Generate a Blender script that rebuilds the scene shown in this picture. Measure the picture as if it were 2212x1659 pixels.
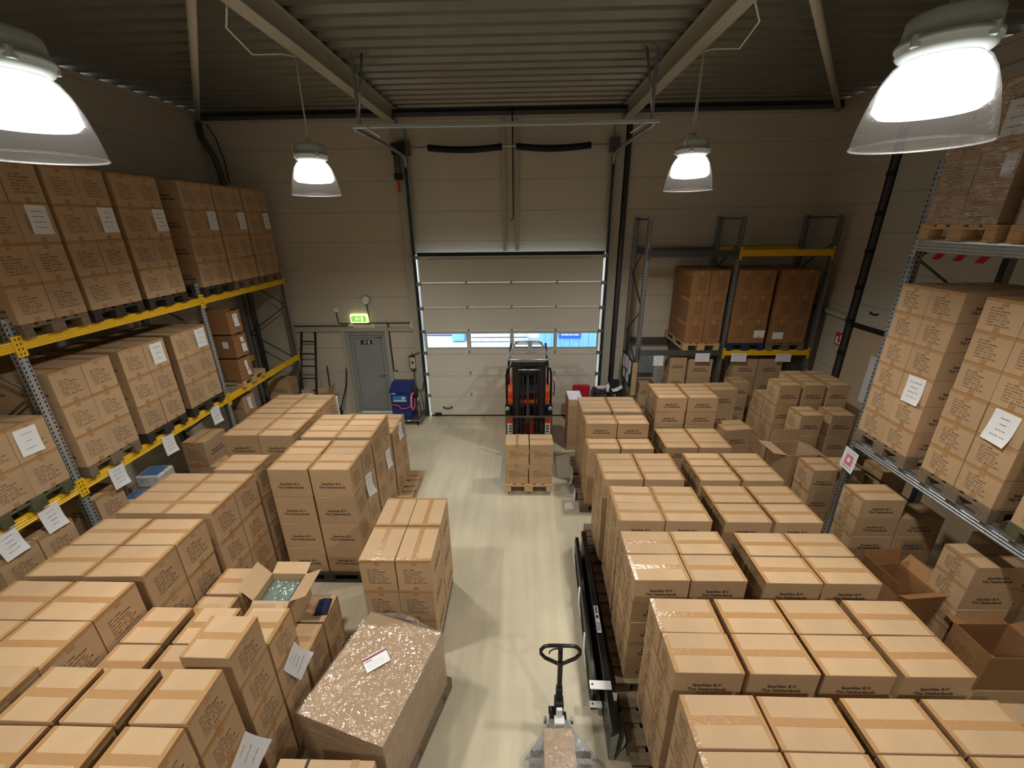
import bpy, bmesh, math, random
from mathutils import Vector, Matrix
random.seed(7)
S = bpy.context.scene
for o in list(bpy.data.objects): bpy.data.objects.remove(o)
COL = S.collection

# ------------------------------------------------------------------ camera
PITCH, YAW, ROLL = math.radians(21.024), math.radians(1.658), math.radians(-0.713)
cam = bpy.data.cameras.new('camera'); camo = bpy.data.objects.new('camera', cam); COL.objects.link(camo)
def _axes():
    f = Vector((0, math.cos(PITCH), -math.sin(PITCH))); u = Vector((0, math.sin(PITCH), math.cos(PITCH))); r = Vector((1, 0, 0))
    R = Matrix.Rotation(YAW, 3, 'Z'); f, u, r = R @ f, R @ u, R @ r
    c, s = math.cos(ROLL), math.sin(ROLL)
    return c*r + s*u, -s*r + c*u, f
_r, _u, _f = _axes()
M4 = Matrix((_r, _u, -_f)).transposed().to_4x4(); M4.translation = Vector((0, 0, 4.37)); camo.matrix_world = M4
cam.sensor_width = 36; cam.lens = 908.3/2212*36; cam.clip_start = 0.02; cam.clip_end = 200
S.camera = camo
S.view_settings.view_transform = 'Standard'; S.view_settings.look = 'None'; S.view_settings.gamma = 1
S.view_settings.use_curve_mapping = False
S.view_settings.exposure = 0.0
# daylight outside the loading door
W = bpy.data.worlds.new('world'); S.world = W; W.use_nodes = True
bgn = W.node_tree.nodes['Background']; bgn.inputs[0].default_value = (0.80, 0.90, 1.0, 1); bgn.inputs[1].default_value = 5.0
LAMP_W = 380.0         # downward light of each high bay lamp
LAMP_COL = (1.0, 0.95, 0.86)
GLOW = 4.5             # glow of the lamp's inner globe

# ------------------------------------------------------------------ materials
MATS = {}
def srgb(r, g, b):
    f = lambda c: (c/255/12.92 if c/255 <= 0.04045 else ((c/255+0.055)/1.055)**2.4)
    return (f(r), f(g), f(b), 1)
def mat(name, col, rough=0.6, metal=0.0, noise=0.0, nscale=8.0, bump=0.0, bscale=60.0, spec=0.5, emit=None, estr=0.0, rnd=0.0, stretch=None, coat=0.0):
    m = bpy.data.materials.new(name); m.use_nodes = True; nt = m.node_tree; N = nt.nodes; L = nt.links
    p = N['Principled BSDF']; p.inputs['Base Color'].default_value = col; p.inputs['Roughness'].default_value = rough
    p.inputs['Metallic'].default_value = metal; p.inputs['Specular IOR Level'].default_value = spec
    if coat: p.inputs['Coat Weight'].default_value = coat; p.inputs['Coat Roughness'].default_value = 0.15
    tc = N.new('ShaderNodeTexCoord'); src = tc.outputs['Object']
    if stretch:
        mp = N.new('ShaderNodeMapping'); mp.inputs['Scale'].default_value = stretch; L.new(src, mp.inputs[0]); src = mp.outputs[0]
    last = None
    if noise:
        n = N.new('ShaderNodeTexNoise'); n.inputs['Scale'].default_value = nscale; n.inputs['Detail'].default_value = 5; L.new(src, n.inputs['Vector'])
        mr = N.new('ShaderNodeMapRange'); mr.inputs['From Min'].default_value = 0.3; mr.inputs['From Max'].default_value = 0.7
        mr.inputs['To Min'].default_value = 1-noise; mr.inputs['To Max'].default_value = 1+noise; L.new(n.outputs['Fac'], mr.inputs['Value']); last = mr.outputs[0]
    if rnd:
        oi = N.new('ShaderNodeObjectInfo'); mr2 = N.new('ShaderNodeMapRange'); mr2.inputs['To Min'].default_value = 1-rnd; mr2.inputs['To Max'].default_value = 1+rnd*0.6
        L.new(oi.outputs['Random'], mr2.inputs['Value'])
        if last:
            mm = N.new('ShaderNodeMath'); mm.operation = 'MULTIPLY'; L.new(last, mm.inputs[0]); L.new(mr2.outputs[0], mm.inputs[1]); last = mm.outputs[0]
        else: last = mr2.outputs[0]
    if last:
        mx = N.new('ShaderNodeVectorMath'); mx.operation = 'SCALE'; mx.inputs[0].default_value = col[:3]; L.new(last, mx.inputs['Scale']); L.new(mx.outputs[0], p.inputs['Base Color'])
    if bump:
        nb = N.new('ShaderNodeTexNoise'); nb.inputs['Scale'].default_value = bscale; nb.inputs['Detail'].default_value = 4; L.new(src, nb.inputs['Vector'])
        b = N.new('ShaderNodeBump'); b.inputs['Strength'].default_value = bump; b.inputs['Distance'].default_value = 0.01; L.new(nb.outputs['Fac'], b.inputs['Height']); L.new(b.outputs[0], p.inputs['Normal'])
    if emit: p.inputs['Emission Color'].default_value = emit; p.inputs['Emission Strength'].default_value = estr
    MATS[name] = m; return m
CARD = mat('cardboard', srgb(186, 156, 120), 0.72, noise=0.05, nscale=5, bump=0.06, bscale=90, rnd=0.10)
CARD_IN = mat('cardboard_inside', srgb(186, 146, 100), 0.8, noise=0.05)
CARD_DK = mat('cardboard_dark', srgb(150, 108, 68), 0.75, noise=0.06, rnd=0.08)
TAPE = mat('packing_tape', srgb(172, 134, 92), 0.22, noise=0.05, nscale=20, bump=0.25, bscale=35)
INK = mat('printing_ink', srgb(66, 48, 34), 0.8)
INKB = mat('bold_printing_ink', srgb(50, 38, 28), 0.8)
PAPER = mat('paper', srgb(232, 234, 238), 0.6, bump=0.1, bscale=12)
PEN = mat('pen_ink', srgb(92, 94, 100), 0.8)
PENDK = mat('label_black', srgb(40, 40, 44), 0.7)
WOOD = mat('pallet_wood', srgb(196, 164, 122), 0.75, noise=0.16, nscale=3, stretch=(6, 30, 30), rnd=0.08)
WOODO = mat('old_pallet_wood', srgb(120, 104, 84), 0.85, noise=0.25, nscale=4, stretch=(6, 20, 20), rnd=0.15)
WOODD = mat('dark_pallet_wood', srgb(58, 52, 46), 0.85, noise=0.25, nscale=4)
WOODB = mat('blue_pallet_wood', srgb(32, 46, 84), 0.8, noise=0.2, nscale=4)
WOODG = mat('green_stained_pallet_wood', srgb(86, 84, 62), 0.85, noise=0.3, nscale=4)
YEL = mat('yellow_rack_paint', srgb(236, 190, 34), 0.38, noise=0.06, nscale=6)
GALV = mat('galvanised_steel', srgb(150, 155, 160), 0.38, metal=0.75, noise=0.15, nscale=25)
GALVL = mat('bright_galvanised_steel', srgb(190, 196, 198), 0.3, metal=0.6, noise=0.08, nscale=25)
GALVD = mat('dull_steel', srgb(92, 94, 96), 0.5, metal=0.5, noise=0.1)
HOLE = mat('dark_slot', srgb(18, 18, 20), 0.9)
BLACK = mat('black_paint', srgb(17, 17, 18), 0.35, noise=0.1)
BLACKM = mat('matt_black', srgb(24, 24, 25), 0.7)
RUB = mat('rubber', srgb(20, 20, 21), 0.85)
WHITE = mat('white_paint', srgb(232, 232, 230), 0.4)
BEIGE = mat('beam_paint', srgb(176, 174, 158), 0.5, noise=0.03)
GREYP = mat('grey_paint', srgb(142, 150, 152), 0.4)
DOORP = mat('grey_door_paint', srgb(146, 152, 152), 0.45, noise=0.02)
ORANGE = mat('orange_paint', srgb(214, 84, 34), 0.35)
BLUE = mat('blue_paint', srgb(28, 48, 122), 0.4, noise=0.06)
BLUEP = mat('blue_print', srgb(62, 128, 190), 0.4)
RED = mat('red_print', srgb(206, 40, 52), 0.5)
REDF = mat('red_fabric', srgb(176, 20, 44), 0.85, noise=0.08, nscale=40)
PINKC = mat('pink_red_cable', srgb(226, 92, 116), 0.5)
MAROON = mat('maroon_print', srgb(130, 30, 62), 0.5)
PINK = mat('pink_print', srgb(220, 130, 150), 0.6)
GREEN = mat('green_sign', srgb(20, 62, 44), 0.5)
NAVY = mat('navy_cloth', srgb(26, 30, 66), 0.9, noise=0.2, nscale=12, bump=0.5, bscale=25)
TEAL = mat('green_grey_goods', srgb(86, 116, 106), 0.5, noise=0.2, nscale=8)
CABW = mat('white_cable', srgb(216, 214, 208), 0.5)
LCASE = mat('lamp_casing', srgb(176, 186, 184), 0.45, noise=0.02)
YARD = mat('yard_surface', srgb(190, 190, 186), 0.9)
YBLUE = mat('container_blue', srgb(120, 178, 224), 0.6)
RBLUE = mat('sign_blue', srgb(16, 84, 190), 0.5)
LBEIGE = mat('yard_goods', srgb(206, 204, 200), 0.9, noise=0.15, nscale=4)
YSTACK = mat('yard_stack', srgb(150, 150, 170), 0.9, noise=0.2, nscale=4)
SIGNW = mat('sign_white', (0.9, 0.9, 0.9, 1), 0.5)
BULB = mat('lamp_globe', (1, 1, 1, 1), 0.5, emit=(1.0, 0.97, 0.90, 1), estr=GLOW)
EXITG = mat('lit_exit_green', srgb(40, 150, 40), 0.5, emit=(0.30, 0.75, 0.12, 1), estr=0.9)
EXITW = mat('lit_exit_white', srgb(240, 250, 190), 0.5, emit=(0.9, 1.0, 0.42, 1), estr=1.3)
CHROME = mat('chrome', srgb(200, 200, 202), 0.2, metal=1.0)

def nodes(name):
    m = bpy.data.materials.new(name); m.use_nodes = True; MATS[name] = m
    return m, m.node_tree.nodes, m.node_tree.links
def film(name, opac, tint, bump, bscale, rough=0.08, stretch=(1, 1, 1), milk=0.06):
    m, N, L = nodes(name); N.remove(N['Principled BSDF']); out = N['Material Output']
    tr = N.new('ShaderNodeBsdfTransparent'); tr.inputs[0].default_value = tint
    gl = N.new('ShaderNodeBsdfGlossy'); gl.inputs['Roughness'].default_value = rough
    df = N.new('ShaderNodeBsdfDiffuse'); df.inputs[0].default_value = (.85, .85, .85, 1)
    tc = N.new('ShaderNodeTexCoord'); mp = N.new('ShaderNodeMapping'); mp.inputs['Scale'].default_value = stretch; L.new(tc.outputs['Object'], mp.inputs[0])
    n = N.new('ShaderNodeTexNoise'); n.inputs['Scale'].default_value = bscale; n.inputs['Detail'].default_value = 3; n.inputs['Distortion'].default_value = 1.2; L.new(mp.outputs[0], n.inputs['Vector'])
    b = N.new('ShaderNodeBump'); b.inputs['Strength'].default_value = bump; b.inputs['Distance'].default_value = 0.05; L.new(n.outputs['Fac'], b.inputs['Height']); L.new(b.outputs[0], gl.inputs['Normal'])
    lw = N.new('ShaderNodeLayerWeight'); lw.inputs['Blend'].default_value = 0.25; L.new(b.outputs[0], lw.inputs['Normal'])
    ad = N.new('ShaderNodeMath'); ad.operation = 'MULTIPLY_ADD'; ad.inputs[1].default_value = 0.6; ad.inputs[2].default_value = opac; ad.use_clamp = True; L.new(lw.outputs['Facing'], ad.inputs[0])
    mx = N.new('ShaderNodeMixShader'); L.new(ad.outputs[0], mx.inputs[0]); L.new(tr.outputs[0], mx.inputs[1]); L.new(gl.outputs[0], mx.inputs[2])
    m2 = N.new('ShaderNodeMixShader'); m2.inputs[0].default_value = milk; L.new(mx.outputs[0], m2.inputs[1]); L.new(df.outputs[0], m2.inputs[2]); L.new(m2.outputs[0], out.inputs[0])
    return m
FILM = film('stretch_film', 0.10, (.97, .97, .97, 1), 1.0, 7.0, 0.10, milk=0.05)
FILMS = film('side_stretch_film', 0.05, (.97, .97, .97, 1), 0.8, 5.0, 0.12, (1, 1, 5), 0.05)
ACRYL = film('clear_lamp_shade', 0.07, (.95, .95, .96, 1), 0.1, 30.0, 0.05, milk=0.10)
GLASS = film('window_glass', 0.04, (.96, .98, 1, 1), 0.0, 3.0, 0.02, milk=0.0)

def panel_mat(name, col, pitch, off, rib, bump, rough):
    """painted sandwich panels: joints every pitch metres up the wall, fine ribs between"""
    m, N, L = nodes(name); p = N['Principled BSDF']; p.inputs['Roughness'].default_value = rough
    g = N.new('ShaderNodeNewGeometry'); sx = N.new('ShaderNodeSeparateXYZ'); L.new(g.outputs['Position'], sx.inputs[0])
    def mth(op, a, b=None, c=None):
        n = N.new('ShaderNodeMath'); n.operation = op
        for i, v in enumerate((a, b, c)):
            if v is None: continue
            if isinstance(v, (int, float)): n.inputs[i].default_value = v
            else: L.new(v, n.inputs[i])
        return n.outputs[0]
    z = sx.outputs['Z']
    d = mth('ABSOLUTE', mth('SUBTRACT', mth('FRACT', mth('DIVIDE', mth('ADD', z, off), pitch)), 0.5))   # 0.5 at joint
    joint = mth('GREATER_THAN', d, 0.5-0.006/pitch)
    ribs = mth('SINE', mth('MULTIPLY', z, 2*math.pi/rib))
    mix = N.new('ShaderNodeMix'); mix.data_type = 'RGBA'; mix.inputs['A'].default_value = col
    mix.inputs['B'].default_value = tuple(c*0.62 for c in col[:3])+(1,); L.new(joint, mix.inputs['Factor'])
    nz = N.new('ShaderNodeTexNoise'); nz.inputs['Scale'].default_value = 0.9; L.new(g.outputs['Position'], nz.inputs['Vector'])
    mr = N.new('ShaderNodeMapRange'); mr.inputs['To Min'].default_value = 0.93; mr.inputs['To Max'].default_value = 1.05; L.new(nz.outputs['Fac'], mr.inputs[0])
    sc = N.new('ShaderNodeVectorMath'); sc.operation = 'SCALE'; L.new(mix.outputs['Result'], sc.inputs[0]); L.new(mr.outputs[0], sc.inputs['Scale']); L.new(sc.outputs[0], p.inputs['Base Color'])
    h = mth('SUBTRACT', mth('MULTIPLY', ribs, 0.12), joint)
    b = N.new('ShaderNodeBump'); b.inputs['Strength'].default_value = bump; b.inputs['Distance'].default_value = 0.004; L.new(h, b.inputs['Height']); L.new(b.outputs[0], p.inputs['Normal'])
    return m
WALLM = panel_mat('wall_panels', srgb(200, 192, 176), 0.59, 0.12, 0.075, 0.5, 0.42)
GATEM = panel_mat('door_panels', srgb(212, 210, 198), 0.525, 0.02, 0.10, 0.25, 0.45)
SIDEM = panel_mat('side_door_panels', srgb(192, 196, 186), 0.60, 0.05, 0.12, 0.2, 0.45)

def floor_mat():
    m, N, L = nodes('worn_floor'); p = N['Principled BSDF']
    g = N.new('ShaderNodeNewGeometry')
    n1 = N.new('ShaderNodeTexNoise'); n1.inputs['Scale'].default_value = 0.8; n1.inputs['Detail'].default_value = 6; L.new(g.outputs['Position'], n1.inputs['Vector'])
    cr = N.new('ShaderNodeValToRGB'); cr.color_ramp.elements[0].position = 0.32; cr.color_ramp.elements[0].color = srgb(188, 180, 158)
    cr.color_ramp.elements[1].position = 0.68; cr.color_ramp.elements[1].color = srgb(214, 204, 176); L.new(n1.outputs['Fac'], cr.inputs[0])
    mp = N.new('ShaderNodeMapping'); mp.inputs['Scale'].default_value = (9, 0.7, 1); L.new(g.outputs['Position'], mp.inputs[0])
    n2 = N.new('ShaderNodeTexNoise'); n2.inputs['Scale'].default_value = 1.0; n2.inputs['Detail'].default_value = 7; L.new(mp.outputs[0], n2.inputs['Vector'])
    r2 = N.new('ShaderNodeMapRange'); r2.inputs['From Min'].default_value = 0.35; r2.inputs['From Max'].default_value = 0.72; r2.inputs['To Min'].default_value = 1.02; r2.inputs['To Max'].default_value = 0.86; L.new(n2.outputs['Fac'], r2.inputs[0])
    n3 = N.new('ShaderNodeTexNoise'); n3.inputs['Scale'].default_value = 5.5; n3.inputs['Detail'].default_value = 3; L.new(g.outputs['Position'], n3.inputs['Vector'])
    r3 = N.new('ShaderNodeMapRange'); r3.inputs['From Min'].default_value = 0.70; r3.inputs['From Max'].default_value = 0.78; r3.inputs['To Min'].default_value = 1.0; r3.inputs['To Max'].default_value = 0.8; L.new(n3.outputs['Fac'], r3.inputs[0])
    mu = N.new('ShaderNodeMath'); mu.operation = 'MULTIPLY'; L.new(r2.outputs[0], mu.inputs[0]); L.new(r3.outputs[0], mu.inputs[1])
    sc = N.new('ShaderNodeVectorMath'); sc.operation = 'SCALE'; L.new(cr.outputs[0], sc.inputs[0]); L.new(mu.outputs[0], sc.inputs['Scale']); L.new(sc.outputs[0], p.inputs['Base Color'])
    r4 = N.new('ShaderNodeMapRange'); r4.inputs['To Min'].default_value = 0.28; r4.inputs['To Max'].default_value = 0.5; L.new(n2.outputs['Fac'], r4.inputs[0]); L.new(r4.outputs[0], p.inputs['Roughness'])
    return m
FLOORM = floor_mat()
DECKM = mat('deck_steel', srgb(128, 128, 120), 0.36, metal=0.55, noise=0.06, nscale=3)

# ------------------------------------------------------------------ mesh building
class MB:
    def __init__(s): s.v = []; s.f = []; s.m = []; s.ms = []; s.sm = []
    def mi(s, m):
        if m not in s.ms: s.ms.append(m)
        return s.ms.index(m)
    def add(s, vs, fs, m, smooth=False, M=None):
        k = len(s.v); i = s.mi(m)
        s.v += [tuple(M @ Vector(v)) if M is not None else tuple(v) for v in vs]
        for f in fs: s.f.append([a+k for a in f]); s.m.append(i); s.sm.append(smooth)
        return s
    def box(s, x0, x1, y0, y1, z0, z1, m, M=None):
        vs = [(x, y, z) for z in (z0, z1) for y in (y0, y1) for x in (x0, x1)]
        return s.add(vs, [(0, 2, 3, 1), (4, 5, 7, 6), (0, 1, 5, 4), (2, 6, 7, 3), (0, 4, 6, 2), (1, 3, 7, 5)], m, M=M)
    def bbox(s, x0, x1, y0, y1, z0, z1, m, r=0.004, seg=2, M=None):
        bm = bmesh.new(); bmesh.ops.create_cube(bm, size=1)
        for v in bm.verts: v.co = Vector(((x0+x1)/2+v.co.x*(x1-x0), (y0+y1)/2+v.co.y*(y1-y0), (z0+z1)/2+v.co.z*(z1-z0)))
        bmesh.ops.bevel(bm, geom=list(bm.edges), offset=r, segments=seg, affect='EDGES', profile=0.5)
        bm.verts.index_update(); vs = [v.co.copy() for v in bm.verts]; fs = [[v.index for v in f.verts] for f in bm.faces]; bm.free()
        return s.add(vs, fs, m, M=M)
    def quad(s, a, b, c, d, m): return s.add([a, b, c, d], [(0, 1, 2, 3)], m)
    def tube(s, pts, r, m, n=10, closed=False, rs=None):
        pts = [Vector(p) for p in pts]; k = len(pts); vs = []; fs = []
        up = None
        for i, p in enumerate(pts):
            a = pts[i-1] if (i or closed) else p; b = pts[(i+1) % k] if (i < k-1 or closed) else p
            t = (b-a).normalized()
            if up is None:
                up = Vector((0, 0, 1)) if abs(t.z) < .9 else Vector((1, 0, 0))
            x = t.cross(up).normalized(); up = x.cross(t).normalized()
            rr = rs[i] if rs else r
            for j in range(n):
                q = 2*math.pi*j/n; vs.append(p+rr*(math.cos(q)*x+math.sin(q)*up))
        for i in range(k if closed else k-1):
            for j in range(n):
                a = i*n+j; b = i*n+(j+1) % n; c = ((i+1) % k)*n+(j+1) % n; d = ((i+1) % k)*n+j; fs.append((a, d, c, b))
        if not closed: fs.append(tuple(range(n))); fs.append(tuple(range((k-1)*n, k*n))[::-1])
        return s.add(vs, fs, m, True)
    def lathe(s, prof, m, n=32, c=(0, 0, 0), M=None, cap=True):
        vs = []; fs = []; k = len(prof)
        for r, z in prof:
            for j in range(n):
                q = 2*math.pi*j/n; vs.append((c[0]+r*math.cos(q), c[1]+r*math.sin(q), c[2]+z))
        for i in range(k-1):
            for j in range(n):
                fs.append((i*n+j, i*n+(j+1) % n, (i+1)*n+(j+1) % n, (i+1)*n+j))
        if cap: fs.append(tuple(range(n))[::-1]); fs.append(tuple(range((k-1)*n, k*n)))
        return s.add(vs, fs, m, True, M)
    def prism(s, poly, axis, a, b, m, M=None):
        """poly in the plane across axis; extruded from a to b"""
        n = len(poly)
        def P(u, w, t): return {'x': (t, u, w), 'y': (u, t, w), 'z': (u, w, t)}[axis]
        vs = [P(u, w, a) for u, w in poly]+[P(u, w, b) for u, w in poly]
        fs = [(i, (i+1) % n, n+(i+1) % n, n+i) for i in range(n)]+[tuple(range(n))[::-1], tuple(range(n, 2*n))]
        return s.add(vs, fs, m, M=M)
    def text(s, txt, size, m, M, bold=0.0, align='CENTER', line=1.25):
        vs, fs = text_geo(txt, size, bold, align, line); return s.add(vs, fs, m, M=M)
    def mesh(s, name):
        me = bpy.data.meshes.new(name); me.from_pydata(s.v, [], s.f)
        for m in s.ms: me.materials.append(m)
        me.polygons.foreach_set('material_index', s.m); me.polygons.foreach_set('use_smooth', s.sm)
        me.validate(); me.update(); return me
    def obj(s, name, parent=None, loc=None, rz=0.0, rnormals=True):
        me = s.mesh(name)
        if rnormals:
            bm = bmesh.new(); bm.from_mesh(me); bmesh.ops.recalc_face_normals(bm, faces=list(bm.faces)); bm.to_mesh(me); bm.free()
        o = bpy.data.objects.new(name, me); COL.objects.link(o)
        if parent is not None: o.parent = parent
        if loc is not None: o.location = loc
        if rz: o.rotation_euler = (0, 0, rz)
        return o
_TG = {}
def text_geo(txt, size, bold, align, line):
    key = (txt, size, bold, align, line)
    if key in _TG: return _TG[key]
    cu = bpy.data.curves.new('t', 'FONT'); cu.body = txt; cu.size = size; cu.align_x = align; cu.align_y = 'CENTER'; cu.space_line = line; cu.resolution_u = 2; cu.offset = bold
    ob = bpy.data.objects.new('t', cu); me = bpy.data.meshes.new_from_object(ob)
    vs = [v.co.copy() for v in me.vertices]; fs = [list(p.vertices) for p in me.polygons]
    bpy.data.objects.remove(ob); bpy.data.curves.remove(cu); bpy.data.meshes.remove(me)
    _TG[key] = (vs, fs); return vs, fs
def face_M(kind, x, y, z):
    """writing laid on a vertical face: kind = outward normal"""
    R = {'-y': ((1, 0, 0), (0, 0, 1), (0, -1, 0)), '+y': ((-1, 0, 0), (0, 0, 1), (0, 1, 0)), '+x': ((0, 1, 0), (0, 0, 1), (1, 0, 0)),
         '-x': ((0, -1, 0), (0, 0, 1), (-1, 0, 0)), '+z': ((1, 0, 0), (0, 1, 0), (0, 0, 1))}[kind]
    m = Matrix(R).transposed().to_4x4(); m.translation = Vector((x, y, z)); return m

def props(o, label, cat, group=None, kind=None):
    if label: o['label'] = label
    if cat: o['category'] = cat
    if group: o['group'] = group
    if kind: o['kind'] = kind
    return o
def thing(name, label, cat, loc=(0, 0, 0), rz=0.0, group=None):
    o = bpy.data.objects.new(name, None); COL.objects.link(o); o.empty_display_size = 0.1
    o.location = loc; o.rotation_euler = (0, 0, rz); return props(o, label, cat, group)
def struct(mb, name, label=None, loc=None):
    o = mb.obj(name, loc=loc); o['kind'] = 'structure'
    if label: o['label'] = label
    o['category'] = name.split('_')[0]; return o
def single(mb, name, label, cat, loc=None, rz=0.0, group=None):
    return props(mb.obj(name, loc=loc, rz=rz), label, cat, group)
def clone(src, parent=None):
    c = src.copy(); COL.objects.link(c)
    if parent is not None: c.parent = parent
    return c

# ------------------------------------------------------------------ the hall
YW, XL, XR, ZC, YF = 9.45, -6.38, 6.02, 6.45, -3.2
struct(MB().box(XL-.2, XR+.2, YF-.2, YW+.25, -.2, 0, FLOORM), 'floor')
# corrugated roof deck, ribs run across the hall
mb = MB(); pit = 0.30; y = YF; prof = []
while y < YW+.1:
    prof += [(y, ZC), (y+.10, ZC), (y+.135, ZC+.07), (y+.265, ZC+.07)]; y += pit
top = [(prof[-1][0], ZC+.12), (prof[0][0], ZC+.12)]
vs = []; fs = []
for yy, zz in prof: vs += [(XL-.2, yy, zz), (XR+.2, yy, zz)]
for i in range(len(prof)-1): fs.append((2*i, 2*i+1, 2*i+3, 2*i+2))
mb.add(vs, fs, DECKM); mb.box(XL-.2, XR+.2, YF-.2, YW+.2, ZC+.09, ZC+.2, DECKM)
struct(mb, 'ceiling', 'grey corrugated steel roof deck')
# back wall with openings for the loading door and the escape door
DX0, DX1, DZ = -2.28, 1.74, 3.74
PX0, PX1, PZ = -4.10, -3.20, 2.03
mb = MB()
def wallbox(x0, x1, z0, z1): mb.box(x0, x1, YW, YW+.14, z0, z1, WALLM)
wallbox(XL-.2, PX0, 0, ZC); wallbox(PX0, PX1, PZ, ZC); wallbox(PX1, DX0, 0, ZC); wallbox(DX0, DX1, DZ, ZC); wallbox(DX1, XR+.2, 0, ZC)
struct(mb, 'wall_back', 'pale ribbed sandwich panel wall')
struct(MB().box(XL-.2, XL, YF-.2, YW, 0, ZC, WALLM), 'wall_left')
struct(MB().box(XR, XR+.2, YF-.2, YW, 0, ZC, WALLM), 'wall_right')
struct(MB().box(XL-.2, XR+.2, YF-.2, YF, 0, ZC, WALLM), 'wall_front')
# steel: roof beams, edge purlin, columns, wind bracing
def ibeam(x, y0, y1, zb, zt, fw, m, mbx):
    mbx.box(x-fw/2, x+fw/2, y0, y1, zb, zb+.014, m); mbx.box(x-fw/2, x+fw/2, y0, y1, zt-.014, zt, m); mbx.box(x-.006, x+.006, y0, y1, zb+.014, zt-.014, m)
for nm, x in (('left', -2.53), ('right', 2.00)):
    b = MB(); ibeam(x, YF, YW-.02, 6.19, ZC-.005, .17, BEIGE, b); b.box(x-.08, x+.08, YW-.034, YW-.01, 6.02, ZC-.02, BEIGE)
    b.box(x-.08, x+.08, 9.2, YW-.04, 6.10, 6.19, BEIGE)
    struct(b, 'beam_'+nm, 'beige steel roof beam running to the back wall')
    c = MB(); cx = x+(.12 if nm == 'left' else -.12)
    c.box(cx-.10, cx+.10, YW-.16, YW-.146, 0, 6.1, BEIGE); c.box(cx-.10, cx+.10, YW-.014, YW-.001, 0, 6.1, BEIGE); c.box(cx-.006, cx+.006, YW-.15, YW-.01, 0, 6.1, BEIGE)
    struct(c, 'column_'+nm, 'beige steel column beside the loading door')
b = MB(); b.box(XL, XR, YW-.10, YW-.02, 6.30, 6.36, GALVD); b.box(XL, XR, YW-.06, YW-.005, 6.37, 6.43, BLACKM)
struct(b, 'trim_1', 'dark edge profile where roof deck meets back wall')
b = MB(); b.box(XL, XR, YW-.012, YW-.001, 6.12, 6.26, WALLM); struct(b, 'trim_2', 'pale flashing strip along top of back wall')
for nm, a, c in (('left', (-6.25, 9.22, 6.28), (-2.62, 4.2, 6.28)), ('right', (5.92, 9.36, 6.28), (2.05, 4.1, 6.28))):
    struct(MB().tube([a, c], .043, BEIGE, 12), 'beam_brace_'+nm, 'round steel wind brace under the roof')
# ------------------------------------------------------------------ loading door (sectional) in the back wall
YD = 9.22
door = thing('door_1', 'pale sectional loading door with four windows', 'door', ((DX0+DX1)/2, YD, 0)); door['kind'] = 'structure'
ccx = (DX0+DX1)/2
WZ0, WZ1 = 1.715, 2.045
wins = [(-2.19, -1.275), (-1.19, -.295), (-.215, .68), (.755, 1.65)]
m = MB()
zs = [0.02, .57, 1.11, 1.62, 2.12, 2.64, 3.17, 3.72]
for i in range(7):
    z0, z1 = zs[i]+.003, zs[i+1]-.003
    if i == 3:
        m.box(DX0+.05-ccx, DX1-.05-ccx, 0, .04, z0, WZ0, GATEM); m.box(DX0+.05-ccx, DX1-.05-ccx, 0, .04, WZ1, z1, GATEM)
        ed = [DX0+.05]+[e for w in wins for e in w]+[DX1-.05]
        for k in range(0, len(ed), 2): m.box(ed[k]-ccx, ed[k+1]-ccx, 0, .04, WZ0, WZ1, GATEM)
    else: m.box(DX0+.05-ccx, DX1-.05-ccx, 0, .04, z0, z1, GATEM)
m.obj('panel', door)
for (a, b2) in wins:
    f = MB(); t = .012
    for q in ((a-t, a, WZ0-t, WZ1+t), (b2, b2+t, WZ0-t, WZ1+t), (a, b2, WZ0-t, WZ0), (a, b2, WZ1, WZ1+t)): f.box(q[0]-ccx, q[1]-ccx, -.012, .045, q[2], q[3], GREYP)
    fo = f.obj('window_frame', door); MB().box(a-ccx, b2-ccx, .018, .024, WZ0, WZ1, GLASS).obj('pane', fo)
MB().box(DX0+.04-ccx, DX1-.04-ccx, -.01, .05, 3.72, 3.79, BLACKM).obj('top_seal', door)
MB().box(DX0+.05-ccx, DX1-.05-ccx, -.005, .045, 0.0, .03, RUB).obj('bottom_seal', door)
MB().box(DX0+.3-ccx, DX1-.3-ccx, -.02, 0, 3.655, 3.675, GALV).obj('top_rail', door)
for x in (-1.23, -.255, .72):
    for z in zs[1:7]:
        MB().box(x-.02-ccx, x+.02-ccx, -.014, 0, z-.035, z+.035, GREYP).obj('hinge', door)
for sx in (DX0+.03, DX1-.03):
    for z in zs[1:]: MB().box(sx-.05-ccx, sx+.05-ccx, -.035, 0, z-.06, z+.015, GALV).obj('roller_bracket', door)
h = MB().tube([(-1.93-ccx, 0, .245), (-1.90-ccx, -.03, .225), (-1.82-ccx, -.035, .215), (-1.74-ccx, -.03, .225), (-1.71-ccx, 0, .245)], .014, BLACK, 8); h.obj('pull_handle', door)
MB().bbox(-2.14-ccx, -1.98-ccx, -.05, 0, .02, .09, BLACKM).obj('floor_bolt', door)
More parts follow.
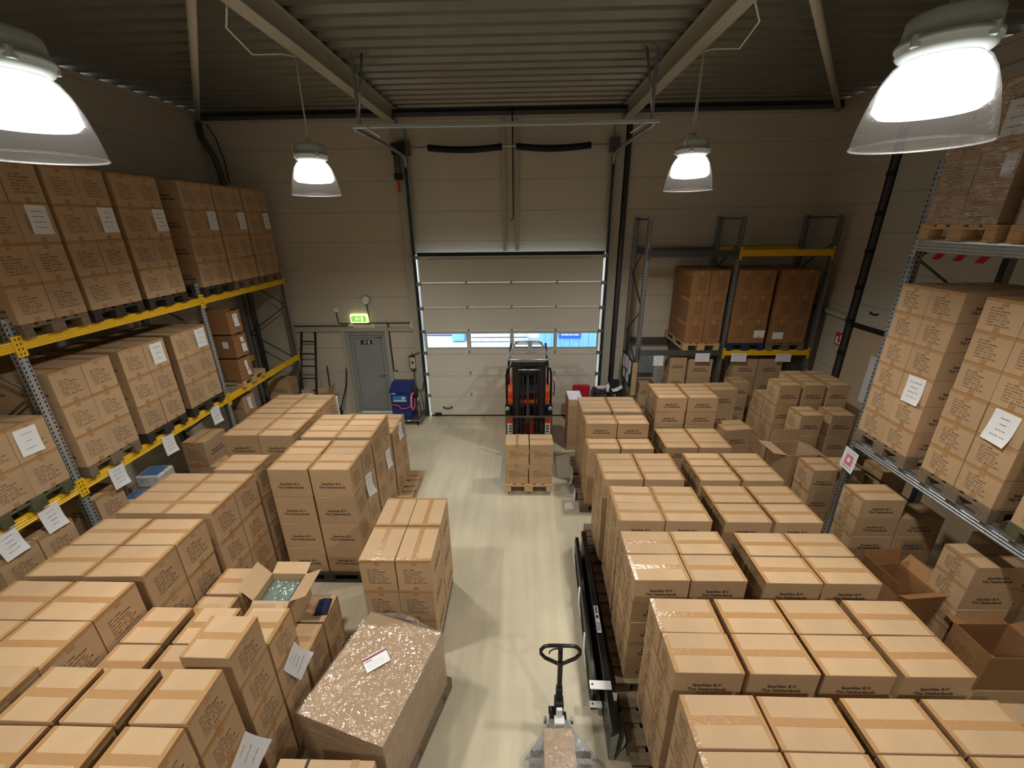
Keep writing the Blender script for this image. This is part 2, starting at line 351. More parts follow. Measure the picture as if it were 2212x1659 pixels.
# tracks, shaft, springs and motor of the door
tr = thing('door_track_set', 'galvanised door tracks with spring shaft above the loading door', 'door track', (ccx, YD, 0))
for sx, sg in ((DX0-.02, -1), (DX1+.02, 1)):
    t = MB(); x = sx-ccx
    t.box(x-.035, x+.035, .01, .06, 0, 5.55, GALV); t.box(x-.035, x-.028, -.05, .01, 0, 5.4, GALVD); t.box(x+.028, x+.035, -.05, .01, 0, 5.4, GALV); t.box(x-.012, x+.012, -.02, .0, 0, 5.4, BLACKM)
    t.obj('vertical_track', tr)
    h = MB(); h.tube([(x, -.02, 5.4), (x, -.04, 5.52), (x+sg*.01, -.12, 5.60), (x+sg*.02, -.9, 5.62), (x+sg*.03, -2.58, 5.60)], .032, GALV, 8); h.obj('horizontal_track', tr)
    MB().box(x-.09, x+.09, -.1, .1, 5.62, 5.86, GALVD).obj('bearing_plate', tr)
MB().tube([(DX0-.12-ccx, -.06, 5.74), (DX1+.16-ccx, -.06, 5.74)], .014, GALVL, 10).obj('shaft', tr)
for a, b2 in ((-1.83, -.40), (-.13, 1.30)):
    n = 11; pts = [(a+(b2-a)*i/(n-1)-ccx, -.06, 5.74-.045*math.sin(math.pi*i/(n-1))-.01) for i in range(n)]
    sp = MB().tube(pts, .058, RUB, 14); sp.obj('torsion_spring', tr)
mo = MB(); mo.bbox(-.20, .06, -.14, .0, 5.62, 5.82, BLACKM); mo.lathe([(.055, 5.28), (.06, 5.3), (.06, 5.6), (.05, 5.62)], GALVD, 16, (-.12, -.08, 0)); mo.bbox(-.19, -.05, -.15, -.01, 5.18, 5.29, BLACKM)
mo = mo.obj('drive_motor', tr, (DX0-.05-ccx, 0, 0)); MB().box(-.15, -.11, -.10, -.07, 4.95, 5.17, RED).obj('release_cord', mo)
# header bar hung across the hall and its hangers
hb = thing('header_rail', 'long galvanised rail hanging level below the roof beams', 'rail', (-.27, 6.55, 0))
MB().bbox(-2.06, 2.10, -.03, .03, 5.585, 5.635, GALVL, .006).obj('crossbar', hb)
for sx in (-1.95, 1.99):
    MB().box(sx-.018, sx+.018, -.02, .02, 5.63, 6.44, GALV).obj('hanger', hb)
    MB().tube([(sx, 0, 5.7), (sx*.93, .02, 6.44)], .016, GALV, 8).obj('hanger', hb)
    MB().tube([(sx+.10*(1 if sx < 0 else -1), -.05, 5.58), (sx+.28*(1 if sx < 0 else -1), -.05, 5.47)], .008, WHITE, 6).obj('hook', hb)
for x in (-.385, -.125):
    struct(MB().box(x-.036, x+.036, YW-.09, YW-.001, 3.80, 6.22, BEIGE), 'trim_%d' % (3 if x < -.2 else 4), 'beige post above the loading door')
pts = [(-.20, 9.3, 6.4), (-.20, 9.32, 4.5), (-.21, 9.32, 4.43), (-.26, 9.32, 4.42)]
single(MB().tube(pts, .011, BLACKM, 8), 'conduit', 'thin dark conduit hanging between the two posts above door', 'conduit')
# ------------------------------------------------------------------ escape door and frame, wall rails
pd = thing('door_2', 'grey metal escape door with green running man sign', 'door', (PX0, YW, 0)); pd['kind'] = 'structure'
w = PX1-PX0
f = MB(); f.box(0, .06, -.03, .1, 0, PZ, DOORP); f.box(w-.06, w, -.03, .1, 0, PZ, DOORP); f.box(.06, w-.06, -.03, .1, PZ-.06, PZ, DOORP); f.obj('frame', pd)
MB().bbox(.065, w-.065, .0, .045, .012, PZ-.065, DOORP, .004).obj('leaf', pd)
g = MB(); q = .13
for a in ((q, q+.006, .08, PZ-.14), (w-q-.006, w-q, .08, PZ-.14), (q, w-q, .08, .086), (q, w-q, PZ-.146, PZ-.14)): g.box(a[0], a[1], -.003, .002, a[2], a[3], HOLE)
g.obj('groove', pd)
hh = MB(); hh.tube([(w-.12, 0, .99), (w-.12, -.05, .99), (w-.24, -.055, .985)], .010, CHROME, 8); hh.lathe([(.026, 0), (.026, .006)], CHROME, 16, M=Matrix.Translation((w-.12, 0, .99)) @ Matrix.Rotation(math.pi/2, 4, 'X')); hh.obj('handle', pd)
MB().lathe([(.022, 0), (.022, .008)], CHROME, 14, M=Matrix.Translation((w-.12, 0, .90)) @ Matrix.Rotation(math.pi/2, 4, 'X')).obj('lock', pd)
def runman(mbx, x, y, z, s, m):
    """small escape pictogram: runner, arrow and doorway on a plate"""
    def fl(pts): mbx.add([(x+a*s, y, z+b*s) for a, b in pts], [tuple(range(len(pts)))], m)
    mbx.lathe([(.09*s, 0), (.09*s, .001)], m, 10, M=Matrix.Translation((x-.28*s, y+.0005, z+.30*s)) @ Matrix.Rotation(math.pi/2, 4, 'X'))
    fl([(-.42, .18), (-.30, .22), (-.22, .02), (-.34, -.02)]); fl([(-.36, .0), (-.26, .02), (-.14, -.22), (-.24, -.26)]); fl([(-.36, .02), (-.30, -.06), (-.55, -.30), (-.62, -.24)]); fl([(-.40, .18), (-.36, .10), (-.56, .02), (-.60, .10)])
    fl([(-.28, .2), (-.24, .12), (-.08, .10), (-.08, .18)])
    fl([(.08, .28), (.16, .28), (.16, -.02), (.08, -.02)]); fl([(.0, 0), (.24, 0), (.12, -.2)])
    fl([(.40, .34), (.70, .34), (.70, -.36), (.40, -.36)])
sg = MB().box(-.135, .135, -.004, -.001, -.05, .05, GREEN); runman(sg, 0, -.005, 0, .115, SIGNW); sg.obj('escape_sign', pd, (w/2-.02, 0, 1.79))
MB().box(.70, .82, -.06, -.03, PZ-.10, PZ-.07, GREYP).obj('door_closer', pd)
for i, (a, b2, z0, z1) in enumerate(((XL+.9, -4.14, 2.06, 2.15), (-4.14, -3.14, 2.06, 2.15), (-3.12, -2.40, 2.06, 2.15))):
    struct(MB().box(a, b2, YW-.05, YW-.001, z0, z1, BEIGE), 'trim_%d' % (5+i), 'beige wall rail at door head height')
struct(MB().box(-4.21, -4.13, YW-.06, YW-.001, 0, 2.06, BEIGE), 'trim_8', 'beige post left of the escape door')
struct(MB().box(-3.19, -3.11, YW-.06, YW-.001, 0, 2.06, BEIGE), 'trim_9', 'beige post right of the escape door')
# lit exit sign, round wall lamp, conduits, boxes
ex = thing('exit_sign', 'lit green and yellow emergency exit sign above the grey door', 'exit sign', (-3.74, YW, 2.36))
MB().bbox(-.20, .20, -.085, -.001, -.095, .105, EXITW, .02, 3).obj('housing', ex)
fp = MB().box(-.165, .165, -.089, -.0855, -.065, .07, EXITG); runman(fp, .0, -.0905, 0, .14, EXITW); fp.obj('face', ex)
rl = thing('bulkhead_lamp', 'round white bulkhead lamp high above the exit sign', 'lamp', (-3.54, YW, 2.78))
RX = Matrix.Rotation(math.pi/2, 4, 'X')
MB().lathe([(.10, 0), (.105, .02), (.10, .035)], GREYP, 28, M=RX).obj('base', rl); MB().lathe([(.098, .035), (.09, .07), (.06, .095), (.02, .105)], WHITE, 28, M=RX).obj('diffuser', rl)
cd = [[(-3.54, 2.68), (-3.53, 2.45), (-3.50, 2.25), (-2.38, 2.25)], [(-4.26, 2.50), (-4.25, 2.28), (-4.2, 2.24), (-3.5, 2.24)], [(-5.4, 2.19), (-4.05, 2.19)], [(-3.10, 2.22), (-3.09, 1.1), (-3.0, 1.09)], [(-2.38, 4.6), (-2.38, 2.3)], [(-3.12, 2.24), (-3.11, 2.16), (-3.05, 2.14)]]
ds = ['running down from the round wall lamp', 'bending below the small white wall box', 'along the wall left of exit sign', 'down the wall right of escape door', 'beside the left door track', 'short piece above the door post']
for pth, dd in zip(cd, ds):
    single(MB().tube([(x, YW-.02, z) for x, z in pth], .011, BLACKM, 6), 'conduit', 'thin dark conduit '+dd, 'conduit', group='conduits on the back wall')
for x, z, sx, sz, dd in ((-4.26, 2.56, .035, .05, 'small white junction box with conduit below, left of exit sign'), (-3.45, 2.19, .045, .04, 'white junction box with dark dot under exit sign'), (-2.52, 2.20, .06, .07, 'white junction box near the left door track'), (-3.96, 2.21, .04, .03, 'small rounded junction box left below exit sign')):
    single(MB().bbox(x-sx, x+sx, YW-.06, YW-.001, z-sz, z+sz, WHITE, .006), 'junction_box', dd, 'junction box', group='junction boxes on back wall')
cb = thing('door_control_box', 'beige push button box on wall left of loading door', 'control box', (-2.60, YW, 1.15))
MB().bbox(-.085, .085, -.10, -.001, 0, .32, BLACKM, .008).obj('backplate', cb); MB().bbox(-.065, .065, -.115, -.1, .02, .30, mat('box_beige', srgb(206, 190, 160), .5), .006).obj('cover', cb)
MB().box(-.022, .022, -.125, -.115, .15, .20, BLACK).obj('button', cb); MB().tube([(0, -.05, .32), (.0, -.10, .40), (.03, -.19, .38), (.22, -.20, .45)], .009, BLACKM, 6).obj('cable', cb)
MB().tube([(.0, -.06, 0), (.0, -.12, -.35), (.04, -.19, -.50), (.20, -.20, -.48), (.25, -.20, -.25)], .009, BLACKM, 6).obj('cable', cb)
# downpipes
def pipe(pts, r, m, nm, lab, cat='pipe'): return single(MB().tube(pts, r, m, 14), nm, lab, cat)
pipe([(-6.30, 9.28, 6.25), (-6.30, 9.28, 6.0), (-6.14, 9.30, 5.62), (-6.12, 9.34, 5.2), (-6.12, 9.34, 0)], .055, GALVD, 'downpipe', 'dark grey downpipe with offset bend in upper left corner')
pipe([(-6.12, 9.25, 6.2), (-6.05, 9.32, 6.0), (-6.0, 9.36, 5.6), (-6.0, 9.36, 5.2)], .010, BLACKM, 'cable', 'thin black cable beside the downpipe in left corner', 'cable')
pipe([(2.06, 9.36, 6.2), (2.06, 9.36, 0)], .055, GALVD, 'downpipe', 'dark grey straight downpipe right of the loading door')
# right hand wall: side door, frame, sign, pipe
sd = thing('door_3', 'pale side sectional door in right wall with dark frame', 'door', (XR, 0, 0)); sd['kind'] = 'structure'
MB().box(-.05, -.005, 3.9, 7.62, 2.6, 6.1, SIDEM).obj('panel', sd)
MB().box(-.05, -.005, 3.9, 7.62, 0, 2.55, mat('lower_panel', srgb(196, 176, 150), .7)).obj('lower_panel', sd)
MB().box(-.07, -.004, 7.62, 7.80, 0, 6.15, BLACKM).obj('frame', sd)
tk = MB(); tk.box(-.11, -.07, 7.64, 7.70, 0, 6.1, GALVD)
tk.obj('track', sd)
for k in range(9): MB().box(-.13, -.06, 7.62, 7.74, .8+.6*k, .87+.6*k, BLACKM).obj('roller_bracket', sd)
MB().box(-.075, -.05, 3.9, 7.66, 2.54, 2.62, BLACKM).obj('crossbar', sd)
MB().tube([(-.055, 7.16, 2.86), (-.08, 7.19, 2.84), (-.08, 7.30, 2.84), (-.055, 7.33, 2.86)], .014, BLACK, 8).obj('pull_handle', sd)
for k in range(7):
    y0 = 6.85-.31*k; MB().add([(-.052, y0, 3.80), (-.052, y0-.12, 3.80), (-.052, y0-.19, 3.90), (-.052, y0-.07, 3.90)], [(0, 1, 2, 3)], RED).obj('warning_stripe', sd)
fs_ = thing('fire_sign', 'red and white fire equipment sign on right wall', 'sign', (XR, 7.94, 2.22)); MB().box(-.008, -.001, -.10, .10, -.12, .12, RED).obj('plate', fs_)
t = MB(); t.box(-.011, -.009, .02, .07, -.09, .05, SIGNW); t.box(-.011, -.009, -.07, -.03, -.02, .09, SIGNW); t.box(-.011, -.009, -.08, .0, -.09, -.05, SIGNW); t.obj('pictogram', fs_)
pipe([(XR-.06, 8.75, 2.70), (XR-.06, 7.82, 2.66)], .05, BEIGE, 'wall_pipe', 'short pale pipe rail on right wall by dark door frame')
pn = thing('notice_sheet', 'pale printed notice on the lower side door panel', 'notice', (XR-.055, 6.9, 1.75)); MB().box(-.003, 0, -.15, .15, -.42, .42, PAPER).obj('sheet', pn); MB().box(-.0045, -.003, -.11, .11, .20, .34, MATS['paper']).obj('heading', pn)
# ------------------------------------------------------------------ outside the door windows
struct(MB().box(-12, 12, YW+.2, 40, -.15, -.02, YARD), 'ground', 'bright yard outside')
ct = thing('waste_container', 'pale blue container outside with dark blue sign', 'container', (1.9, 14.6, -.12))
c = MB(); c.bbox(-1.25, 1.6, 0, 2.2, .1, 2.5, YBLUE, .03)
for k in range(9): c.box(-1.2+.33*k, -1.15+.33*k, -.05, 0, .2, 2.4, YBLUE)
c.obj('body', ct)
MB().box(-.64, .14, -.06, -.052, .62, 1.52, RBLUE).obj('sign_plate', ct)
lg = MB(); M = face_M('-y', -.25, -.065, 1.12); lg.text('renewi', .24, SIGNW, M, .006)
ring = []
for a0, a1 in ((20, 165), (200, 345)):
    pts = [(math.cos(math.radians(a0+(a1-a0)*i/14)), math.sin(math.radians(a0+(a1-a0)*i/14))) for i in range(15)]
    vs = [(.21*px-.25, -.063, .21*pz+1.12) for px, pz in pts]+[(.26*px-.25, -.063, .26*pz+1.12) for px, pz in pts]
    lg.add(vs, [(i, i+1, 16+i, 15+i) for i in range(14)], SIGNW)
lg.text("WASTE NO MORE", .075, SIGNW, face_M('-y', -.25, -.064, .76), .002); lg.obj('logo', ct)
single(MB().bbox(-6.0, -2.2, 17, 17.8, 0, .9, YSTACK, .05), 'timber_pile', 'bluish pile of material outside seen through first door window', 'pile')
b = MB()
for k in range(6): b.bbox(-2.1+.02*k, .2, 16, 17, .18*k, .18*k+.15, LBEIGE, .02)
single(b, 'board_stack', 'pale stack of boards outside seen through second door window', 'stack')
single(MB().bbox(.25, 1.6, 18.5, 19.5, 0, 1.9, LBEIGE, .05), 'yard_crate', 'pale crate outside seen through third door window', 'crate')
single(MB().bbox(-2.8, -2.3, 16, 16.6, 0, 1.3, YBLUE, .05), 'yard_bin', 'blue bin outside beside the pile behind first window', 'bin')
# ------------------------------------------------------------------ high bay lamps
def make_lamp():
    t = thing('high_bay_lamp', '', 'lamp')
    prof = [(.155, .375), (.185, .35), (.215, .30), (.245, .22), (.268, .13), (.283, .05), (.290, .0), (.296, -.004), (.292, -.010)]
    MB().lathe(prof, ACRYL, 48, cap=False).obj('shade', t)
    MB().tube([(.291*math.cos(2*math.pi*i/40), .291*math.sin(2*math.pi*i/40), -.005) for i in range(40)], .005, ACRYL, 6, closed=True).obj('rim', t)
    MB().lathe([(.0, .135), (.12, .13), (.20, .14), (.232, .17), (.215, .28), (.18, .34), (.15, .37), (.0, .372)], BULB, 40, cap=False).obj('inner_globe', t)
    c = MB(); c.lathe([(.150, .375), (.175, .385), (.190, .40), (.190, .425), (.200, .43), (.200, .45), (.185, .455), (.180, .50), (.178, .54), (.165, .555), (.0, .56)], LCASE, 40, cap=False)
    for k in range(4):
        a = math.pi/4+k*math.pi/2; c.bbox(.185*math.cos(a)-.02, .185*math.cos(a)+.02, .185*math.sin(a)-.02, .185*math.sin(a)+.02, .405, .462, LCASE, .005)
    c.obj('housing', t)
    MB().tube([(.03*math.cos(2*math.pi*i/16), 0, .59+.03*math.sin(2*math.pi*i/16)) for i in range(16)], .006, CHROME, 6, closed=True).obj('hanging_ring', t)
    MB().tube([(0, 0, .61), (0, 0, 1.46)], .004, CABW, 6).obj('suspension_wire', t)
    MB().tube([(0, .02, 1.46), (-.01, .02, .75), (-.03, .0, .62), (-.10, -.03, .62), (-.17, -.06, .55), (-.185, -.06, .49), (-.15, -.05, .48)], .009, CABW, 8).obj('power_cable', t)
    ld = bpy.data.lights.new('lamp_light', 'SPOT'); ld.energy = LAMP_W; ld.color = LAMP_COL; ld.spot_size = math.radians(150); ld.spot_blend = 0.75; ld.shadow_soft_size = 0.14
    lo = bpy.data.objects.new('lamp_light', ld); COL.objects.link(lo); lo.parent = t; lo.location = (0, 0, .11)
    return t
LZ = 4.73
lamp0 = make_lamp()
spots = [(-2.62, 5.80, 0, 'small hanging high bay lamp left of loading door'), (2.08, 5.90, .4, 'small hanging high bay lamp in front of grey rack'),
         (-2.62, 2.50, .2, 'large high bay lamp cut by left edge of picture'), (2.08, 2.58, 2.6, 'large high bay lamp at upper right before right rack'),
         (-2.62, -.85, 0, 'unseen high bay lamp added behind the viewer on left'), (2.08, -.75, 0, 'unseen high bay lamp added behind the viewer on right')]  # last two lamps are unseen, added for ambient light
for i, (x, y, rz, lab) in enumerate(spots):
    t = lamp0 if i == 0 else clone(lamp0)
    if i:
        for ch in list(lamp0.children): clone(ch, t)
    t.location = (x, y, LZ); t.rotation_euler = (0, 0, rz); props(t, lab, 'lamp', 'high bay lamps under the roof beams')
for x0, s, y, nm in ((-2.62, -1, 5.8, 'left'), (2.06, 1, 5.95, 'right')):
    pipe([(x0, y, 6.18), (x0+s*.08, y-.15, 6.16), (x0+s*.22, y-.5, 6.05), (x0+s*.18, y-.95, 6.12), (x0+s*.02, y-1.15, 6.2)], .009, CABW, 'lamp_cable', 'loop of white lamp cable under the %s roof beam' % nm, 'cable')

# ------------------------------------------------------------------ pallets
def pallet_parts(m, L, Wd):
    d = MB(); q = Wd/.8; e = L/2-.073
    for y, w in ((-.3275, .145), (-.17, .10), (0, .145), (.17, .10), (.3275, .145)): d.bbox(-L/2, L/2, (y-w/2)*q, (y+w/2)*q, .122, .144, m, .003, 1)
    for x in (-e, 0, e): d.bbox(x-.0725, x+.0725, -Wd/2, Wd/2, .100, .122, m, .003, 1)
    b = MB().bbox(-.0725, .0725, -.05, .05, .022, .100, m, .004, 1); b2 = MB().bbox(-.0725, .0725, -.0725, .0725, .022, .100, m, .004, 1)
    k = MB().bbox(-L/2, L/2, -.05, .05, 0, .022, m, .003, 1); k2 = MB().bbox(-L/2, L/2, -.0725, .0725, 0, .022, m, .003, 1)
    return d.mesh('deck'), b.mesh('block'), b2.mesh('block'), k.mesh('skid'), k2.mesh('skid')
_PM = {}
def pallet(x, y, z, rz, m, label, group, L=1.2, Wd=.8):
    """euro pallet, long side along its own x"""
    key = (m.name, L, Wd)
    if key not in _PM: _PM[key] = pallet_parts(m, L, Wd)
    d, b, b2, k, k2 = _PM[key]
    t = thing('pallet', label, 'pallet', (x, y, z), rz, group)
    def ch(nm, me, loc=(0, 0, 0)):
        o = bpy.data.objects.new(nm, me); COL.objects.link(o); o.parent = t; o.location = loc
    ch('deck', d)
    for yy in (-Wd/2+.05, 0, Wd/2-.05):
        for xx in (-L/2+.073, 0, L/2-.073): ch('block', b2 if yy == 0 else b, (xx, yy, 0))
        ch('skid', k2 if yy == 0 else k, (0, yy, 0))
    return t

# ------------------------------------------------------------------ cartons
BLOCK = "Item: 10086\nBar code: 20786086\nInner transparent\nQuantity:   2   PCS\nSize: 49 x 36 x 39 CM\nWeight:   11   KGS\nCountry: MADE IN PRC"
def carton(x, y, z, print_y=True, block='x', txt=.046, btxt=.0225, tape='x', bold2=True, dark=False):
    """sealed carton, base centre at origin; print_y: bold two-line print on its +-y faces; block: faces carrying the small text"""
    body = MB(); m = CARD_DK if dark else CARD
    body.bbox(-x/2, x/2, -y/2, y/2, 0, z, m, .005, 2); e = .0006
    if print_y:
        for s, k in ((-1, '-y'), (1, '+y')):
            body.text("Sparkles B.V.\nThe Netherlands", txt, INKB, face_M(k, .0, s*(y/2+e), z*.42), .0012, line=1.05)
    for ax in block:
        for s in (-1, 1):
            if ax == 'x': M = face_M('+x' if s > 0 else '-x', s*(x/2+e), -s*y*.30, z*.47)
            else: M = face_M('+y' if s > 0 else '-y', s*x*.30, s*(y/2+e), z*.47)
            body.text(BLOCK, btxt, INK, M, .0002, 'LEFT', 1.25)
    tp = MB(); q = .0012; tw = .026
    def strip(a0, a1, b0, b1, zz): tp.box(a0, a1, b0, b1, zz-q/2, zz+q/2, TAPE)
    if tape == 'x':
        strip(-x/2-q/2, x/2+q/2, -tw, tw, z+q/2)
        for s in (-1, 1):
            tp.box(s*(x/2+q/2)-q/2, s*(x/2+q/2)+q/2, -tw, tw, z-.062, z-.003, TAPE); body.box(s*(x/2+q/2)-q/2, s*(x/2+q/2)+q/2, -tw, tw, .004, .05, TAPE)
            strip(*sorted((s*(x/2-.03), s*(x/2+q/2))), -y/2+.004, y/2-.004, z+q/3)
            tp.box(s*(x/2+q/3)-q/2, s*(x/2+q/3)+q/2, -y/2+.004, y/2-.004, z-.028, z+q/2, TAPE)
    return body.mesh('carton'), tp.mesh('tape')
CT = {'A': ((.485, .352, .386), carton(.485, .352, .386)),
      'B': ((.484, .309, .2525), carton(.484, .309, .2525, txt=.040, btxt=.0165)),
      'C': ((.342, .318, .311), carton(.342, .318, .311, print_y=False, btxt=.020)),
      'F': ((.485, .338, .286), carton(.485, .338, .286, txt=.040, btxt=.0195)),
      'G': ((.338, .338, .348), carton(.338, .338, .348, txt=.038, btxt=.020))}
CNAME = {'A': 'shipping_carton', 'B': 'cardboard_box', 'C': 'packing_box', 'F': 'rack_carton', 'G': 'brown_box'}
def put(kind, x, y, z, rz, label, group, jit=True):
    (dims, (me, tm)) = CT[kind]
    o = bpy.data.objects.new(CNAME[kind], me); COL.objects.link(o)
    j = random.uniform
    o.location = (x+(j(-.004, .004) if jit else 0), y+(j(-.003, .003) if jit else 0), z)
    o.rotation_euler = (0, 0, rz+(j(-.010, .010) if jit else 0))
    props(o, label, 'cardboard box', group)
    t = bpy.data.objects.new('tape', tm); COL.objects.link(t); t.parent = o
    return o
def lay(k, n):
    if n == 1: return 'single'
    if k == n-1: return 'top'
    if k == 0: return 'bottom'
    return {1: 'second from top', 2: 'third from top', 3: 'fourth from top', 4: 'fifth from top'}[n-1-k]
COLW = {1: [''], 2: ['left', 'right'], 3: ['left', 'middle', 'right'], 4: ['far left', 'centre left', 'centre right', 'far right']}
ROWW = {1: [''], 2: ['front', 'back'], 3: ['front', 'middle row', 'back']}
REG = {}
def stack(kind, xs, ys, z0, n, where, group, rz=0.0, colw=None, roww=None, look='brown carton', turn=False, skip=()):
    """xs: column centres, ys: row centres (front first); n: layers, or {(col,row): layers}"""
    h = CT[kind][0][2]+.0015
    colw = colw or COLW[len(xs)]; roww = roww or ROWW[len(ys)]
    for r, y in enumerate(ys):
        for c, x in enumerate(xs):
            nn = n[(c, r)] if isinstance(n, dict) else n
            for k in range(nn):
                if (c, r, k) in skip: continue
                w = [look+',', lay(k, nn)]+([roww[r]] if roww[r] else [])+([colw[c]] if colw[c] else [])
                lab = ' '.join(w)+', '+where
                REG[(where, c, r, k)] = put(kind, x, y, z0+k*h, rz, lab, group)
PT = .145
# --- left floor block
GL, GR = 'cartons on the left floor pallets', 'cartons on the right floor pallets'
def pal(x, y, m, lab, rz=0.0, z=0.0, group='pallets under floor stacks', L=1.04, Wd=.79): return pallet(x, y, z, rz, m, lab, group, L, Wd)
stack('A', (-2.775, -2.275), (4.355, 4.715), PT, 4, 'nearest tall left aisle stack with bold print', GL)
pal(-2.53, 4.54, WOODD, 'dark pallet under nearest tall printed stack left of aisle')
stack('A', (-2.78, -2.29), (5.155, 5.52), PT, 4, 'second tall stack left of the aisle', GL)
pal(-2.53, 5.34, WOODO, 'weathered pallet under second tall stack left of aisle')
stack('A', (-2.80, -2.30), (6.0, 6.36), PT, 3, 'lower stack on pale pallet left of aisle', GL)
pal(-2.46, 6.18, WOOD, 'pale new pallet jutting into the aisle left of forklift', L=1.2, Wd=.8)
stack('A', (-3.885, -3.395), (5.20, 5.55), PT, 4, 'long left block, nearer pallet', GL)
pal(-3.64, 5.35, WOODO, 'weathered pallet under nearer half of long left block')
stack('A', (-3.90, -3.415), (5.935, 6.305), PT, 4, 'long left block, rear pallet', GL)
pal(-3.66, 6.14, WOODO, 'weathered pallet under rear half of long left block', Wd=.76)
stack('A', (-3.40,), (4.345,), PT, 4, 'narrow single column beside the printed stack', GL)
pal(-3.60, 4.54, WOODO, 'pallet under the narrow single column of cartons')
stack('A', (-3.86, -3.365), (3.555, 3.915), PT, 4, 'third stack from front, left rack side', GL)
pal(-3.61, 3.735, WOODO, 'pallet under third stack beside the yellow rack')
stack('A', (-3.88, -3.375), (2.75, 3.12), PT, 4, 'second stack from front, left rack side', GL, rz=.02)
pal(-3.62, 2.93, WOODO, 'pallet under second stack beside the yellow rack')
stack('A', (-3.885, -3.385), (1.985, 2.345), PT, 4, 'front stack on left rack side', GL)
pal(-3.63, 2.16, WOODO, 'pallet under front stack beside the yellow rack')
# mixed low stacks of square cartons
hC = CT['C'][0][2]+.0015
stack('C', (-2.935, -2.53, -2.115), (2.055, 2.39), PT, {(0, 0): 4, (1, 0): 4, (2, 0): 5, (0, 1): 4, (1, 1): 4, (2, 1): 4}, 'stepped square-carton group by wrapped pallet', GL)
pal(-2.52, 2.22, WOODO, 'pallet under stepped square cartons', L=1.14, Wd=.70)
stack('C', (-3.33, -2.90, -2.52, -2.11), (1.325, 1.66), PT, 5, 'front square-carton group at bottom left', GL, roww=['front', 'back'])
pal(-2.52, 1.49, WOODO, 'pallet under front square cartons', L=1.16, Wd=.70); pal(-3.32, 1.49, WOODO, 'small pallet under leftmost front square cartons', L=.42, Wd=.58)
stack('C', (-2.88,), (2.78, 3.13), PT, 3, 'column left of the open carton', GL)
stack('C', (-2.49,), (2.78, 3.13), PT, 2, 'column under the open carton', GL)
stack('C', (-2.115,), (2.76, 3.10), PT, 2, 'column right of the open carton', GL)
pal(-2.50, 2.94, WOODO, 'pallet under the open carton group', L=1.14, Wd=.70)
# aisle stack (cartons turned end on)
stack('A', (-1.44, -1.085), (3.42, 3.93), PT, 3, 'free-standing stack in the aisle', 'cartons in the aisle stack', rz=math.pi/2)
pal(-1.26, 3.68, WOODO, 'pallet under the free-standing aisle stack', math.pi/2, L=1.0, Wd=.68)
# --- right floor block
ax = (1.225, 1.725); bx = (2.375, 2.885)
def rpal(x, y, lab): pal(x+(-.03 if x < 2 else .03), y, WOODO, lab, L=1.14, Wd=.76)
hB = CT['B'][0][2]+.0015
stack('B', ax, (6.555, 6.88), PT, 5, 'first aisle stack counted from desk', GR); rpal(1.50, 6.72, 'pallet under first right aisle stack from desk')
stack('B', ax, (5.775, 6.11), PT, {(0, 0): 4, (1, 0): 4, (0, 1): 5, (1, 1): 5}, 'stepped second aisle stack from desk', GR); rpal(1.50, 5.98, 'pallet under stepped second right aisle stack')
stack('B', ax, (4.575, 4.89), PT, 5, 'third aisle stack counted from desk', GR); rpal(1.50, 4.78, 'pallet under third right aisle stack from desk')
stack('B', (1.255, 1.75), (3.815, 4.13), PT, 5, 'fourth aisle stack counted from desk', GR, rz=-.02); rpal(1.50, 3.97, 'pallet under fourth right aisle stack from desk')
stack('B', ax, (3.02, 3.345), PT, 5, 'fifth aisle stack counted from desk', GR); rpal(1.50, 3.20, 'pallet under fifth right aisle stack from desk')
stack('B', (2.44, 2.945), (6.55, 6.885), PT, 6, 'tall inner stack under grey rack', GR); rpal(2.69, 6.72, 'pallet under tall inner stack')
stack('B', (2.40, 2.91), (5.81, 6.13), PT, 4, 'low inner stack before the tall one', GR); rpal(2.66, 5.95, 'pallet under low inner stack')
stack('B', (2.395, 2.915), (4.565, 4.90), PT, 5, 'third inner stack from grey rack', GR); rpal(2.66, 4.75, 'pallet under third inner stack from grey rack')
stack('B', (2.36, 2.88), (3.80, 4.14), PT, 5, 'fourth inner stack from grey rack', GR); rpal(2.62, 3.98, 'pallet under fourth inner stack from grey rack')
stack('B', (2.36, 2.865), (3.005, 3.33), PT, 5, 'fifth inner stack from grey rack', GR); rpal(2.62, 3.18, 'pallet under fifth inner stack from grey rack')
stack('B', (1.30, 1.825, 2.335, 2.875), (2.205, 2.52), PT, 5, 'wide block second from bottom right', GR); rpal(1.50, 2.36, 'pallet under left half of second wide block'); rpal(2.72, 2.36, 'pallet under right half of second wide block')
stack('B', (1.28, 1.785, 2.32, 2.85), (1.43, 1.75), PT, 5, 'wide block nearest at bottom right', GR); rpal(1.50, 1.56, 'pallet under left half of nearest wide block'); rpal(2.72, 1.56, 'pallet under right half of nearest wide block')
# --- cartons between the right block and the racks
GM = 'cartons before the right racks'
stack('G', (4.275, 4.665, 5.05), (6.54, 6.90), PT, {(0, 0): 5, (1, 0): 5, (2, 0): 5, (0, 1): 4, (1, 1): 5, (2, 1): 5}, 'mixed stack below yellow rack beam', GM)
pal(4.66, 6.73, WOODO, 'pallet under mixed stack below the yellow beam', L=1.2, Wd=.74)
stack('G', (4.46, 4.93), (6.15,), PT, 4, 'pair of columns before the mixed stack', GM)
pal(4.69, 6.14, WOODO, 'pallet under pair of columns before mixed stack', L=1.0, Wd=.42)
stack('G', (4.10, 4.46), (5.16,), PT, 3, 'column behind right rack front post', GM)
pal(4.28, 5.17, WOODO, 'pallet under columns behind right rack post', L=.8, Wd=.5)
stack('B', (4.06, 4.56), (4.19,), PT, {(0, 0): 5, (1, 0): 4}, 'dim stack under right rack, left one', GM)
